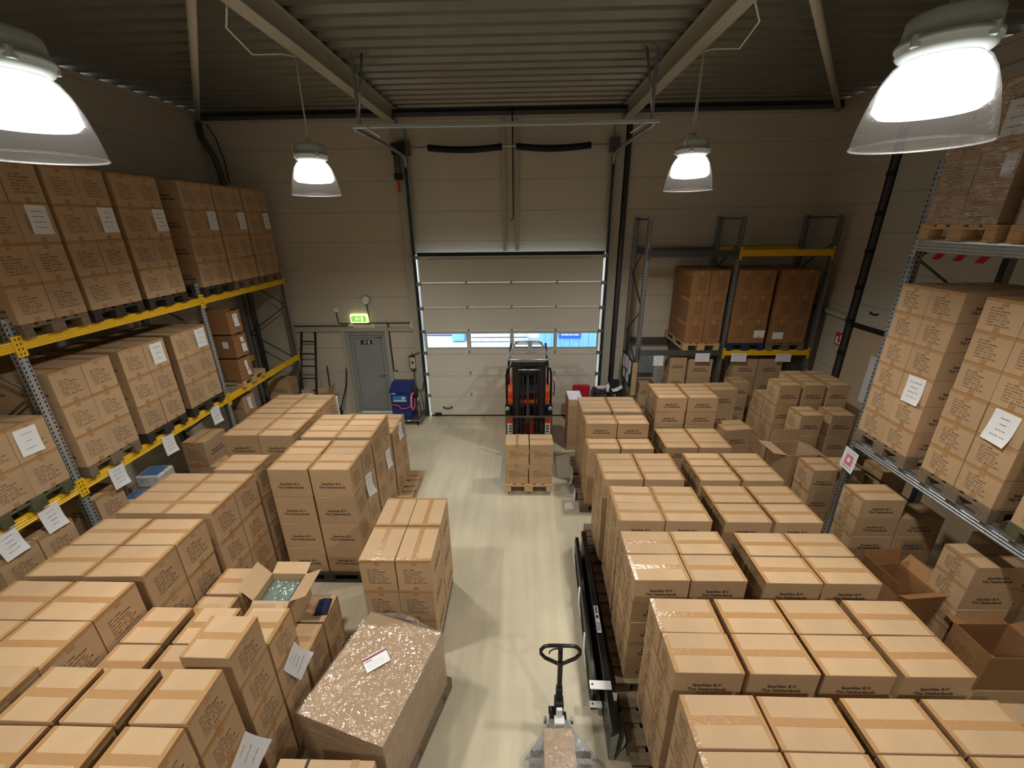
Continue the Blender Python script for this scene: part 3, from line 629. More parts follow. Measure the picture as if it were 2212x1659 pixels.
pal(4.31, 4.19, WOODO, 'pallet under dim stack below right rack', L=1.04, Wd=.5)
stack('B', (4.33,), (3.20,), PT, 5, 'dim stack under right rack beam, near one', GM)
pal(4.33, 3.2, WOODO, 'pallet under near dim stack below right rack', L=.6, Wd=.4)
# ------------------------------------------------------------------ pallet racks
def make_rack(name, label, loc, rz, posts, top, levels, depth, face, slots=True, cat='pallet rack'):
    """local x along the rack, front at y=0, back at y=depth; levels: (x0, x1, z of beam top, material, height)"""
    t = thing(name, label, cat, loc, rz)
    for i, px in enumerate(posts):
        tz = top[i] if isinstance(top, (list, tuple)) else top
        for yy, fr in ((0, 1), (depth-.07, 0)):
            u = MB(); w = .042; d = .07
            if fr: u.box(px-w, px+w, yy, yy+.003, 0, tz, face); u.box(px-w, px-w+.003, yy+.003, yy+d, 0, tz, GALV); u.box(px+w-.003, px+w, yy+.003, yy+d, 0, tz, GALV); u.box(px-w, px-w+.018, yy+d-.003, yy+d, 0, tz, GALVD); u.box(px+w-.018, px+w, yy+d-.003, yy+d, 0, tz, GALVD)
            else: u.box(px-w, px+w, yy+d-.003, yy+d, 0, tz, face); u.box(px-w, px-w+.003, yy, yy+d-.003, 0, tz, GALV); u.box(px+w-.003, px+w, yy, yy+d-.003, 0, tz, GALV)
            yo = yy-.0008 if fr else yy+d+.0008
            vs = []; fs = []; z = .06
            while z < tz-.04:
                for sx in (-.026, .026):
                    k = len(vs); q = .006*(1 if sx < 0 else -1)
                    vs += [(px+sx-.007-q*.3, yo, z), (px+sx+.007-q*.3, yo, z), (px+sx+.007+q*.3, yo, z+.028), (px+sx-.007+q*.3, yo, z+.028)]; fs.append((k, k+1, k+2, k+3))
                if fr:
                    for sx in (-w-.0008, w+.0008):
                        k = len(vs); vs += [(px+sx, yy+.022, z+.01), (px+sx, yy+.040, z+.01), (px+sx, yy+.040, z+.032), (px+sx, yy+.022, z+.032)]; fs.append((k, k+1, k+2, k+3))
                z += .05
            u.add(vs, fs, HOLE); uo = u.obj('upright', t, rnormals=False)
            MB().box(px-.07, px+.07, yy-.02, yy+d+.02, 0, .006, GALVD).obj('base_plate', uo)
        z = .25; k = 0; y0, y1 = .05, depth-.05
        while z+.55 < tz:
            a, b = (y0, y1) if k % 2 == 0 else (y1, y0)
            MB().tube([(px, a, z), (px, b, min(z+.62, tz-.05))], .014, GALVD, 6).obj('brace', t); z += .62; k += 1
        MB().box(px-.012, px+.012, .05, depth-.05, tz-.06, tz-.03, GALVD).obj('brace', t)
    for (a, b, z, m, hh) in levels:
        for yy, s in ((-.02, 1), (depth+.02, -1)):
            q = [(0, 0), (.052, 0), (.052, hh)]
            n = 4
            for i in range(n):
                z1 = hh*(1-i/n); z0 = hh*(1-(i+1)/n); q += [(.004, z1) if i == 0 else (.0, z1-.004), (0, z0+.012), (.008, z0+.006)]
            poly = [(yy+s*u_, z-hh+v_) for u_, v_ in q[1:-1]]
            o = MB().prism(poly, 'x', a+.043, b-.043, m).obj('beam', t)
            for xx, sg in ((a, 1), (b, -1)):
                c = MB(); x0, x1 = sorted((xx-sg*.0, xx+sg*.05)); y0_, y1_ = sorted((yy-s*.004, yy+s*.0)); c.box(x0, x1, y0_, y1_, z-hh-.05, z+.05, m)
                for kk in range(4):
                    zz = z-hh-.03+kk*.05; xm = xx+sg*.018; yq = yy-s*.0046; c.add([(xm-.006, yq, zz), (xm+.006, yq, zz), (xm+.006, yq, zz+.02), (xm-.006, yq, zz+.02)], [(0, 1, 2, 3)], HOLE)
                c.obj('connector', o)
    return t
HP = math.pi/2
LRX, RRX, BRY = -5.15, 4.10, 8.30
make_rack('pallet_rack', 'tall yellow beamed pallet rack along left wall full of cartons', (LRX, 0, 0), HP, [1.42, 4.01, 6.62, 9.11], 3.53,
          [(a, b, z, YEL, .115) for a, b in ((1.42, 4.01), (4.01, 6.62), (6.62, 9.11)) for z in (3.305, 1.605)], 1.05, GALVL)
make_rack('pallet_rack', 'galvanised pallet rack at right edge with cartons on grey beams', (RRX, 0, 0), -HP, [-4.72, -1.98], 4.9,
          [(-4.72, -1.98, 4.155, GALVL, .12), (-4.72, -1.98, 1.845, GALV, .12)], 1.05, GALV)
make_rack('pallet_rack', 'pallet rack against the back wall with grey and yellow beams', (0, BRY, 0), 0, [2.34, 4.03, 5.77], 4.44,
          [(2.34, 4.03, 3.84, GALVD, .12), (4.03, 5.77, 3.84, YEL, .12), (2.34, 4.03, 1.905, GALVD, .12), (4.03, 5.77, 1.905, YEL, .12)], 1.05, GALV)
# --- loads on the left rack
GU, GLo = 'cartons on the upper left rack shelf', 'cartons on the lower left rack shelf'
UP = [(4.41, WOODO, 'weathered'), (5.17, WOODD, 'dark'), (5.96, WOODD, 'dark'), (7.03, WOODD, 'dark'), (7.79, WOODO, 'weathered'), (8.57, WOODO, 'weathered')]
ORD = ['first', 'second', 'third', 'fourth', 'fifth', 'sixth']
for i, (yc, m, mn) in enumerate(UP):
    stack('A', (-5.325,), (yc-.178, yc+.178), 3.31+PT, 4, '%s load on upper left shelf from camera' % ORD[i], GU, roww=['near', 'far'])
    pallet(-5.68, yc, 3.31, 0, m, '%s pallet under %s load on upper left shelf' % (mn, ORD[i]), 'pallets on the left rack', 1.2, .70)
LO = [(3.555, 2, WOODG, 'green stained'), (4.46, 3, WOODO, 'weathered'), (5.29, 3, WOODD, 'dark'), (6.12, 3, WOODD, 'dark')]
for i, (yc, n, m, mn) in enumerate(LO):
    stack('A', (-5.815, -5.325), (yc-.178, yc+.178), 1.61+PT, n, '%s load on lower left shelf' % ORD[i], GLo, colw=['rear', 'front'], roww=['near', 'far'])
    pallet(-5.68, yc, 1.61, 0, m, '%s pallet under %s load on lower left shelf' % (mn, ORD[i]), 'pallets on the left rack', 1.2, .70)
pallet(-5.68, 7.36, 1.61, 0, WOOD, 'pale pallet with three labelled boxes on lower left shelf', 'pallets on the left rack', 1.2, .70)

def sheet(parent, M, w=.205, h=.285, curl=.02, lines=4, seed=1, name='paper_label', lab=None, m=None, mark=False):
    """A4 sheet: M puts its top centre; u right, v up, n out"""
    rnd = random.Random(seed); b = MB(); n = 8; k = 4; vs = []; fs = []
    def P(u, v, e=0): return Vector((u*w, -v*h, .0015+e+curl*(v**3)*(1+.5*u)+.004*math.sin(3*u+5*v)*v))
    for i in range(n+1):
        for j in range(k+1): vs.append(P(j/k-.5, i/n))
    for i in range(n):
        for j in range(k): a = i*(k+1)+j; fs.append((a, a+1, a+k+2, a+k+1))
    b.add(vs, fs, m or PAPER, True, M)
    for i in range(lines):
        v = .22+.55*i/max(1, lines-1)*(1 if lines > 1 else 0); half = rnd.uniform(.12, .34); u = -half
        while u < half:
            du = rnd.uniform(.02, .05); hh = rnd.uniform(.010, .026)
            q = [P(u, v-hh, .0012), P(u+du, v-hh*rnd.uniform(.3, 1), .0012), P(u+du, v+.006, .0012), P(u, v+.008, .0012)]
            b.add(q, [(0, 1, 2, 3)], PEN, False, M); u += du+rnd.choice((.006, .012, .03))
    if mark:
        q = [P(-.28, .24, .0014), P(.28, .24, .0014), P(.28, .76, .0014), P(-.28, .76, .0014)]; b.add(q, [(0, 1, 2, 3)], PINK, False, M)
        q = [P(-.1, .40, .002), P(.1, .40, .002), P(.1, .60, .002), P(-.1, .60, .002)]; b.add(q, [(0, 1, 2, 3)], SIGNW, False, M)
        for v in (.12, .86): b.add([P(-.36, v-.012, .0014), P(.36, v-.012, .0014), P(.36, v+.012, .0014), P(-.36, v+.012, .0014)], [(0, 1, 2, 3)], PEN, False, M)
    o = b.obj(name, parent, rnormals=False)
    if lab: o['label'] = lab
    return o
def tag_box(where, c, r, k, side, u=0.0, dz=-.02, tilt=0.0, **kw):
    """sheet on a carton: side +x / -x"""
    o = REG[(where, c, r, k)]; d = {'shipping_carton': 'A', 'cardboard_box': 'B', 'packing_box': 'C', 'rack_carton': 'F', 'brown_box': 'G'}[o.data and o.name.split('.')[0]]
    x, y, z = CT[d][0]; s = 1 if side == '+x' else -1
    M = face_M(side, s*(x/2+.002), u, z+dz) @ Matrix.Rotation(tilt, 4, 'Z'); return sheet(o, M, **kw)
for i in range(6): tag_box('%s load on upper left shelf from camera' % ORD[i], 0, 1, 2, '+x', .06 if i != 0 else .03, -.02, .02*(i % 3-1), seed=i, lines=4 if i < 3 else 3, curl=.006)
tag_box('first load on lower left shelf', 1, 1, 1, '+x', -.03, -.05, -.03, seed=11, lines=3, curl=.01)
tag_box('third load on lower left shelf', 1, 1, 2, '+x', .02, -.04, 0, seed=12, lines=3, curl=.004)
tag_box('fourth load on lower left shelf', 1, 1, 2, '+x', .03, -.04, 0, seed=13, lines=3, curl=.004)
# three labelled brown boxes with flaps
for k in range(3):
    b = thing('flap_box', ['bottom', 'middle', 'top'][k]+' of three brown labelled boxes on pale rack pallet', 'cardboard box', (-5.31+.012*(k % 2), 7.16, 1.61+PT+.425*k), .02*(k-1), 'labelled boxes on rack')
    c = MB(); c.bbox(-.25, .25, -.175, .175, 0, .385, CARD_DK, .004); c.obj('body', b)
    for s in (-1, 1):
        f = MB(); f.add([(-.25, s*.172, .385), (.25, s*.172, .385), (.25, s*.02, .425-.02*(s > 0)), (-.25, s*.05, .42)], [(0, 1, 2, 3)], CARD_DK); f.add([(-.25, s*.172, .389), (.25, s*.172, .389), (.25, s*.02, .429-.02*(s > 0)), (-.25, s*.05, .424)], [(0, 1, 2, 3)], CARD_DK); f.obj('flap', b)
    for u, v, w, h in ((((.02, .33, .07, .17), (.05, .14, .09, .09)), ((.04, .34, .09, .09), (.06, .22, .12, .15)), ((.02, .33, .13, .22),))[k]):
        sheet(b, face_M('+x', .252, u, v), w=w, h=h, curl=.012, lines=2, seed=20+k)
    if k == 1: sheet(b, face_M('-y', .09, -.177, .30), w=.10, h=.12, curl=.004, lines=2, seed=31)
# papers hanging from the beams
def hang(x, y, z, side, tilt, lab, grp, seed, **kw):
    t = thing('paper_sign', lab, 'paper sign', (x, y, z), 0, grp); sheet(t, face_M(side, 0, 0, 0) @ Matrix.Rotation(tilt, 4, 'Z'), seed=seed, name='sheet', **kw); return t
GP = 'papers taped to the rack beams'
LP = [(3.21, 'nearest paper hanging on low yellow beam at left picture edge', .06), (3.62, 'paper on low yellow beam, second from left picture edge', .02), (4.43, 'paper on low yellow beam just beyond the near post', -.03), (5.25, 'paper on low yellow beam below dark middle pallets', -.03), (6.24, 'farthest paper on low yellow beam before the middle post', -.02)]
for i, (y, lab, tl) in enumerate(LP): hang(LRX+.028, y, 1.575, '+x', tl, lab, GP, 40+i, curl=.025)
for i, (x, z, w, h, lab) in enumerate(((2.76, 1.80, .20, .21, 'square paper on grey rear beam, leftmost of four'), (3.64, 1.85, .29, .18, 'wide paper on grey rear beam left of middle post'), (4.37, 1.85, .31, .18, 'wide paper on yellow rear beam right of middle post'), (5.26, 1.83, .31, .165, 'rightmost wide paper on yellow rear beam'))):
    hang(x, BRY-.03, z, '-y', 0, lab, GP, 50+i, w=w, h=h, lines=2, curl=.01)
hang(RRX-.03, 4.66, 1.69, '-x', -.06, 'pink printed card on front post of right rack', GP, 60, mark=True, lines=0, curl=.01, w=.215)
# --- loads on the right rack
GRl = 'cartons on the right rack'
for i, (yc, lab) in enumerate(((4.325, 'first'), (3.46, 'second'), (2.62, 'third'))):
    stack('F', (4.295, 4.785), (yc-.172, yc+.172), 1.85+PT, 6 if i < 2 else 3, '%s load on lower right shelf' % lab, GRl, colw=['front', 'rear'], roww=['near', 'far'])
    pallet(4.65, yc, 1.85, 0, WOODG if i == 2 else WOODO, 'pallet under %s load on lower right shelf' % lab, 'pallets on the right rack', 1.2, .70)
tag_box('first load on lower right shelf', 0, 0, 2, '-x', 0.0, -.02, .03, seed=70, lines=4, curl=.02)
tag_box('second load on lower right shelf', 0, 0, 2, '-x', 0.0, -.02, -.05, seed=71, lines=4, curl=.03)
for i, (yc, n) in enumerate(((4.30, 4), (3.46, 4))):
    w = '%s wrapped load on upper right shelf' % ORD[i]
    stack('F', (4.295, 4.785), (yc-.172, yc+.172), 4.16+PT, n, w, GRl, colw=['front', 'rear'], roww=['near', 'far'])
    pallet(4.65, yc, 4.16, 0, WOOD, 'pale pallet under %s wrapped load on upper right shelf' % ORD[i], 'pallets on the right rack', 1.2, .74)
    f = MB(); x0, x1, y0, y1, z0, z1 = 4.045, 5.035, yc-.352, yc+.352, 4.30, 4.30+.2875*n+.006
    for a, b in (((x0, y0), (x1, y0)), ((x0, y0), (x0, y1)), ((x0, y1), (x1, y1))): f.quad((a[0], a[1], z0), (b[0], b[1], z0), (b[0], b[1], z1), (a[0], a[1], z1), FILMS)
    f.quad((x0, y0, z1), (x1, y0, z1), (x1, y1, z1), (x0, y1, z1), FILMS)
    single(f, 'stretch_film', 'clear stretch film around %s load on upper right shelf' % ORD[i], 'stretch film', group='stretch film on right rack')
tag_box('first wrapped load on upper right shelf', 0, 0, 2, '-x', -.03, .10, .02, seed=72, lines=3, curl=.0, h=.27)
tag_box('first wrapped load on upper right shelf', 0, 0, 1, '-x', -.10, -.02, 0, seed=73, lines=0, curl=.0, w=.10, h=.17)
# --- loads on the back rack: cartons with upright lettering
R_D = (.345, .50, .472)
def rcarton():
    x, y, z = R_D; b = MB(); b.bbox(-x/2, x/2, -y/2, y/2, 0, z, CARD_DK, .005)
    for s, k in ((-1, '-y'),): b.text("PRODUCT: 3000\nQUANTITY: 24 PCS\nMADE IN CHINA", .034, INK, face_M(k, .03, s*(y/2+.0006), z*.5) @ Matrix.Rotation(HP, 4, 'Z'), .0004, 'CENTER', 1.5)
    t = MB(); t.box(-.026, .026, -y/2-.001, y/2+.001, z-.0006, z+.001, TAPE); t.box(-.026, .026, -y/2-.001, -y/2+.0002, z-.07, z+.001, TAPE)
    return b.mesh('carton'), t.mesh('tape')
CT['R'] = (R_D, rcarton()); CNAME['R'] = 'tall_carton'
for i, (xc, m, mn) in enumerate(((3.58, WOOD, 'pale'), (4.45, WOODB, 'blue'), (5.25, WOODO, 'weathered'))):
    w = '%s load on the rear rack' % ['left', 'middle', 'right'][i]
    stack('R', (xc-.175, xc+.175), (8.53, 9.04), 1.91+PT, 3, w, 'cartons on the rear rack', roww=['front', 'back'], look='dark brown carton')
    pallet(xc, 8.86, 1.91, HP, m, '%s pallet under %s' % (mn, w), 'pallets on the rear rack', 1.2, .72)
sheet(REG[('middle load on the rear rack', 1, 0, 0)], face_M('-y', .06, -.252, .26), w=.21, h=.15, lines=2, seed=80, curl=.0)
sheet(REG[('right load on the rear rack', 0, 0, 0)], face_M('-y', -.02, -.252, .22), w=.21, h=.14, lines=2, seed=81, curl=.0)
for k in range(3):
    o = REG[('left load on the rear rack', 0, 0, k)]; MB().box(-.1735, -.1728, -.24, .24, .36, .42, TAPE).obj('side_tape', o)
# --- dim floor level under the racks
GD = 'dim cartons on the floor under racks'
stack('A', (-5.36,), (3.24, 3.60), .145, 3, 'under the first left rack bay', GD, roww=['near', 'far'], look='dim carton')
pallet(-5.68, 3.42, 0, 0, WOODO, 'dim pallet under cartons below first left bay', 'pallets under racks', 1.2, .74)
stack('A', (-5.40,), (4.28,), .145, 3, 'under left rack beyond the near post', GD, look='dim carton')
pallet(-5.5, 4.29, 0, 0, WOODO, 'dim pallet beyond near post below left rack', 'pallets under racks', .8, .40)
stack('A', (-5.02,), (5.74,), .145, 3, 'under left rack before the middle post', GD, rz=HP, look='dim carton')
pallet(-5.02, 5.74, 0, HP, WOODO, 'dim pallet before middle post below left rack', 'pallets under racks', .6, .45)
stack('G', (-4.48,), (5.42,), 0.0, 3, 'between left rack and the long block', GD, look='dim square carton')
stack('G', (-5.38,), (7.22,), .0, 4, 'under third left bay, with label', GD, look='dim square carton')
stack('G', (-4.98,), (7.12,), .0, 3, 'in front of the labelled column, third bay', GD, look='dim square carton')
sheet(REG[('under third left bay, with label', 0, 0, 3)], face_M('+x', .171, .0, .30), w=.10, h=.24, lines=2, seed=82, curl=.01)
stack('A', (-5.42,), (8.72,), .0, 3, 'by the back wall in left corner', GD, look='dim carton')
stack('G', (3.20,), (8.50,), .0, 5, 'under rear rack, left', GD, look='dim square carton')
stack('A', (3.66,), (8.52,), .145, 4, 'under rear rack left of middle post', GD, look='dim carton')
pallet(3.55, 8.55, 0, 0, WOODO, 'dim pallet under rear rack left of post', 'pallets under racks', .70, .40)
stack('G', (4.26,), (7.96,), .0, 4, 'before the rear rack middle post', GD, look='dim square carton')
stack('A', (4.58, 5.08), (8.52,), .145, 4, 'under yellow rear beam', GD, look='dim carton')
pallet(4.83, 8.55, 0, 0, WOODO, 'dim pallet under yellow rear beam', 'pallets under racks', 1.1, .40)
stack('G', (4.66, 5.02), (7.62,), .0, 3, 'before the yellow rear beam', GD, look='dim square carton')
stack('A', (3.58,), (7.22,), .0, 4, 'tall column right of the inner stack', GD, rz=.05, look='upright carton')
stack('A', (3.50,), (6.42,), .0, 3, 'lower column right of inner stack', GD, rz=.12, look='dim carton')
stack('B', (4.98,), (3.55,), .0, 5, 'deep under right rack beam', GD, look='dim carton')
stack('C', (4.90,), (5.02,), .0, 4, 'deep behind right rack front post', GD, look='dim square carton')

# --- open cartons
def open_box(name, label, cat, loc, rz, x, y, z, flaps, m=CARD, group=None):
    """flaps: dict side -> opening angle from vertical (outwards), side in -x +x -y +y"""
    t = thing(name, label, cat, loc, rz, group); w = .006; b = MB()
    b.box(-x/2, x/2, -y/2, -y/2+w, 0, z, m); b.box(-x/2, x/2, y/2-w, y/2, 0, z, m); b.box(-x/2, -x/2+w, -y/2+w, y/2-w, 0, z, m); b.box(x/2-w, x/2, -y/2+w, y/2-w, 0, z, m); b.box(-x/2+w, x/2-w, -y/2+w, y/2-w, 0, w, CARD_IN)
    b.obj('body', t)
    for sd, (ang, ln) in flaps.items():
        a = math.radians(ang); f = MB(); q = .003
        if sd in ('-x', '+x'):
            s = -1 if sd == '-x' else 1; dx, dz = s*math.sin(a)*ln, math.cos(a)*ln; nx, nz = math.cos(a)*q, -s*math.sin(a)*q
            p = [(s*x/2, z), (s*x/2+dx, z+dz), (s*x/2+dx+nx, z+dz+nz), (s*x/2+nx, z+nz)]; f.prism(p, 'y', -y/2+.004, y/2-.004, m)
        else:
            s = -1 if sd == '-y' else 1; dy, dz = s*math.sin(a)*ln, math.cos(a)*ln; ny, nz = math.cos(a)*q, -s*math.sin(a)*q
            p = [(s*y/2, z), (s*y/2+dy, z+dz), (s*y/2+dy+ny, z+dz+nz), (s*y/2+ny, z+nz)]; f.prism(p, 'x', -x/2+.004, x/2-.004, m)
        f.obj('flap', t)
    return t
z2 = PT+2*hC
ob = open_box('open_carton', 'open carton with green wrapped goods on low stack', 'open box', (-2.385, 3.08, z2), 0, .36, .34, .29, {'-x': (38, .19), '+x': (68, .17), '-y': (118, .10), '+y': (70, .12)})
ob.children[0].data.materials.append(CARD)
b = MB(); n = 14; vs = []; fs = []
for i in range(n+1):
    for j in range(n+1):
        u, v = i/n-.5, j/n-.5; vs.append((u*.33, v*.31, .20+.05*(1-(2*u)**4)*(1-(2*v)**4)+random.uniform(-.008, .008)))
for i in range(n):
    for j in range(n): a = i*(n+1)+j; fs.append((a, a+1, a+n+2, a+n+1))
b.add(vs, fs, TEAL, True); gs = single(b, 'wrapped_goods', 'green grey goods in clear bag inside the open carton', 'packed goods', (-2.385, 3.08, z2))
b2 = MB(); b2.add([(x, y, z+.008+random.uniform(0, .012)) for x, y, z in vs], fs, FILM, False); b2.obj('clear_bag', gs)
# navy cloth
b = MB(); vs = []; fs = []; n = 12
for i in range(n+1):
    for j in range(n+1):
        u, v = i/n-.5, j/n-.5; e = max(abs(u), abs(v))*2
        vs.append((u*.13, v*.19, .045*(1-e**6)+.012*math.sin(9*u+4*v)*(1-e**2)+.008*math.sin(23*v)*(1-e**2)))
for i in range(n):
    for j in range(n): a = i*(n+1)+j; fs.append((a, a+1, a+n+2, a+n+1))
b.add(vs, fs, NAVY, True); b.box(-.064, .064, -.094, .094, .0, .006, NAVY)
single(b, 'folded_cloth', 'navy blue folded cloth on carton beside the open carton', 'cloth', (-2.02, 3.10, z2+.002), .15)
tag_box('stepped square-carton group by wrapped pallet', 2, 1, 2, '+x', 0.0, -.02, .35, seed=90, lines=4, curl=.06)
tag_box('front square-carton group at bottom left', 3, 1, 2, '+x', .06, -.02, .35, seed=91, lines=3, curl=.06)
tag_box('second tall stack left of the aisle', 1, 1, 2, '+x', -.02, -.10, -.15, seed=92, lines=4, curl=.03)
tag_box('nearest tall left aisle stack with bold print', 1, 1, 2, '+x', -.06, .03, -.2, seed=93, lines=4, curl=.06)
tag_box('lower stack on pale pallet left of aisle', 1, 1, 2, '+x', -.12, -.01, -.1, seed=94, lines=4, curl=.02)
# open cartons on the right
open_box('open_carton', 'open carton with raised flap beside the mixed stack', 'open box', (4.10, 5.72, .52), .05, .46, .42, .60, {'-x': (80, .20), '+y': (4, .20), '+x': (110, .2)}, CARD)
stack('G', (3.94, 4.29), (5.72,), .0, 1, 'under open carton by mixed stack', GD, look='dim square carton')
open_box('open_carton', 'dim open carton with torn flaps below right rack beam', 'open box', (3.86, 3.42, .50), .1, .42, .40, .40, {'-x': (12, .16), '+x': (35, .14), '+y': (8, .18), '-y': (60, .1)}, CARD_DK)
stack('A', (3.86,), (3.42,), .0, 1, 'under dim torn open carton', GD, look='dim carton')
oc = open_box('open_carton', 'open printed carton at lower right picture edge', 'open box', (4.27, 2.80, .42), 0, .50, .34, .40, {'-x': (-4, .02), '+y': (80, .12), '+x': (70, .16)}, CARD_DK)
t_ = MB(); t_.text(BLOCK, .02, INK, face_M('-x', -.2505, .10, .2), .0002, 'LEFT', 1.25); t_.obj('print', oc)
stack('A', (4.27,), (2.80,), .03, 1, 'under open carton at right edge', GD, look='dim carton')
stack('A', (3.72,), (2.12,), .0, 2, 'low pair at right beside the wide blocks', GD, look='dim carton')
# ------------------------------------------------------------------ forklift with its load
def kcarton(along):
    x, y, z = .385, .365, .378; b = MB(); b.bbox(-x/2, x/2, -y/2, y/2, 0, z, CARD, .006)
    b.text("ITEM 2340\nHOME DECORATION\nFLOWER BASE ORNAMENT\nNO. 12 OF 24", .026, INK, face_M('-y', -x*.33, -y/2-.0006, z*.50), .0002, 'LEFT', 1.45)
    t = MB(); w = .024
    if along == 'y': t.box(-w, w, -y/2-.001, y/2+.001, z-.0006, z+.001, TAPE); t.box(-w, w, -y/2-.001, -y/2+.0002, z-.05, z+.001, TAPE)
    else: t.box(-x/2-.001, x/2+.001, -w, w, z-.0006, z+.001, TAPE)
    return b.mesh('carton'), t.mesh('tape')
CT['K'] = ((.385, .365, .378), kcarton('y')); CT['L'] = ((.385, .365, .378), kcarton('x')); CNAME['K'] = CNAME['L'] = 'forklift_carton'
FZ = .075
for k, x, z, w in (('K', -.115, 0, 'bottom left'), ('L', .285, 0, 'bottom right'), ('K', -.105, 1, 'top left'), ('L', .295, 1, 'top right')):
    put(k, x, 6.24, FZ+PT+z*.3795, .01 if z else -.01, 'brown carton, %s of four on forklift pallet' % w, 'cartons on the forklift pallet', False)
pallet(.085, 6.64, FZ, HP, WOOD, 'pale wooden pallet held by the forklift', None, 1.2, .80)
fk = thing('forklift', 'orange and black counterbalance forklift parked before the loading door', 'forklift', (.105, 7.36, 0))
for s in (-1, 1):
    m = MB(); m.box(s*.31 if s < 0 else .155, s*.155 if s < 0 else .31, -.02, .012, .05, 1.95, BLACK); m.box(*sorted((s*.31, s*.285)), .012, .12, .05, 1.95, BLACK); m.box(*sorted((s*.18, s*.155)), .012, .12, .05, 1.93, BLACKM)
    m.box(*sorted((s*.27, s*.20)), -.035, -.02, .05, 1.88, BLACKM); m.obj('mast_rail', fk)
    MB().tube([(s*.115, .03, .1), (s*.115, .03, 1.85)], .018, BLACKM, 10).obj('lift_chain', fk)
m = MB(); m.bbox(-.31, .31, .0, .09, 1.74, 1.80, BLACK, .006); m.bbox(-.33, .33, .02, .10, 1.88, 1.95, BLACK, .006); m.bbox(-.31, .31, .02, .10, .12, .26, BLACK, .006); m.obj('mast_crossbar', fk)
MB().tube([(-.20, -.03, 1.83), (.20, -.03, 1.83)], .012, GALVL, 8).obj('hose_guide', fk)
MB().lathe([(.035, .1), (.035, 1.0), (.022, 1.0), (.022, 1.7)], BLACKM, 14, (-.02, .05, 0)).obj('lift_cylinder', fk)
b = MB()
b.bbox(-.45, .45, -.07, -.045, .87, .905, GALVD, .004); b.bbox(-.45, -.42, -.075, -.04, .12, .90, GALVD, .004); b.bbox(.42, .45, -.075, -.04, .12, .90, GALVD, .004); b.bbox(-.42, .42, -.07, -.035, .14, .24, BLACK, .004); b.bbox(-.42, .42, -.07, -.035, .42, .50, BLACK, .004)
for x in (-.15, .15): b.box(x-.01, x+.01, -.065, -.05, .5, .88, BLACKM)
b.obj('load_backrest', fk)
for s in (-1, 1):
    f = MB(); f.bbox(s*.18-.05-.02, s*.18+.05-.02, -.115, -.07, .11, .55, BLACKM, .004); f.prism([(-.115, .12), (-.115, .155), (-1.18, .135), (-1.20, .125)], 'x', s*.18-.07, s*.18+.03, BLACKM); f.obj('fork', fk)
c = MB(); c.prism([(.16, .12), (.16, .72), (.30, .80), (.55, .62), (.80, .62), (.80, .88), (1.68, .92), (1.74, .80), (1.74, .15), (.8, .10)], 'x', -.46, .46, ORANGE); c.obj('chassis', fk)
c = MB(); c.bbox(-.44, .44, .13, .16, .16, .78, ORANGE, .01); c.bbox(-.42, -.32, .122, .13, .42, .66, WHITE, .004); c.bbox(.32, .42, .122, .13, .42, .66, WHITE, .004)
for s in (-1, 1):
    for z in (.47, .53, .59): c.box(s*.37-.03, s*.37+.03, .119, .122, z, z+.02, PENDK)
c.obj('front_panel', fk)
MB().bbox(-.45, .45, .9, 1.74, .86, 1.06, ORANGE, .06, 4).obj('counterweight', fk)
d = MB(); d.bbox(-.44, .44, .17, .36, .70, 1.0, BLACKM, .03, 3); d.obj('dashboard', fk)
st = MB(); st.bbox(-.24, .24, .72, 1.18, .98, 1.10, BLACKM, .04, 3); st.bbox(-.25, .25, 1.10, 1.22, 1.05, 1.56, BLACK, .05, 4); st.bbox(-.10, .10, 1.07, 1.12, 1.30, 1.48, BLACKM, .03, 3); st.obj('seat', fk)
sw = MB(); RM = Matrix.Translation((-.02, .50, 1.13)) @ Matrix.Rotation(math.radians(-28), 4, 'X'); sw.add(*(lambda t: (t.v, t.f))(MB().tube([(.15*math.cos(2*math.pi*i/20), .15*math.sin(2*math.pi*i/20), 0) for i in range(20)], .013, BLACK, 8, True)), BLACK, True, RM)
sw.tube([(-.02, .50, 1.12), (-.02, .36, .92)], .02, BLACKM, 8); sw.tube([(-.15, .46, 1.15), (.12, .46, 1.15)], .009, BLACK, 6); sw.obj('steering_wheel', fk)
for x in (.14, .19, .24): MB().tube([(x, .36, .98), (x, .38, 1.10)], .008, BLACK, 6).obj('lever', fk)
for s in (-1, 1):
    MB().tube([(s*.43, .24, .9), (s*.43, .24, 1.2), (s*.43, .25, 1.62), (s*.41, .26, 1.74), (s*.34, .27, 1.80), (s*.32, .30, 1.83)], .022, BLACK, 10).obj('front_pillar', fk)
    MB().tube([(s*.43, 1.30, 1.0), (s*.42, 1.26, 1.5), (s*.36, 1.16, 2.0)], .024, BLACK, 10).obj('rear_pillar', fk)
    h = MB(); h.bbox(*sorted((s*.46, s*.34)), .13, .17, .80, 1.06, BLACK, .006); h.obj('lamp_bracket', fk)
    h = MB(); h.lathe([(.03, 0), (.048, .02), (.05, .05)], BLACK, 20, M=Matrix.Translation((s*.41, .125, 1.0)) @ Matrix.Rotation(HP, 4, 'X')); h.lathe([(.044, .052), (.03, .06), (.0, .064)], GALVL, 20, M=Matrix.Translation((s*.41, .125, 1.0)) @ Matrix.Rotation(HP, 4, 'X'), cap=False); h.obj('headlight', fk)
MB().tube([(.46, .30, 1.22), (.50, .30, 1.24), (.50, .30, 1.46), (.46, .30, 1.50)], .009, BLACK, 8).obj('grab_handle', fk)
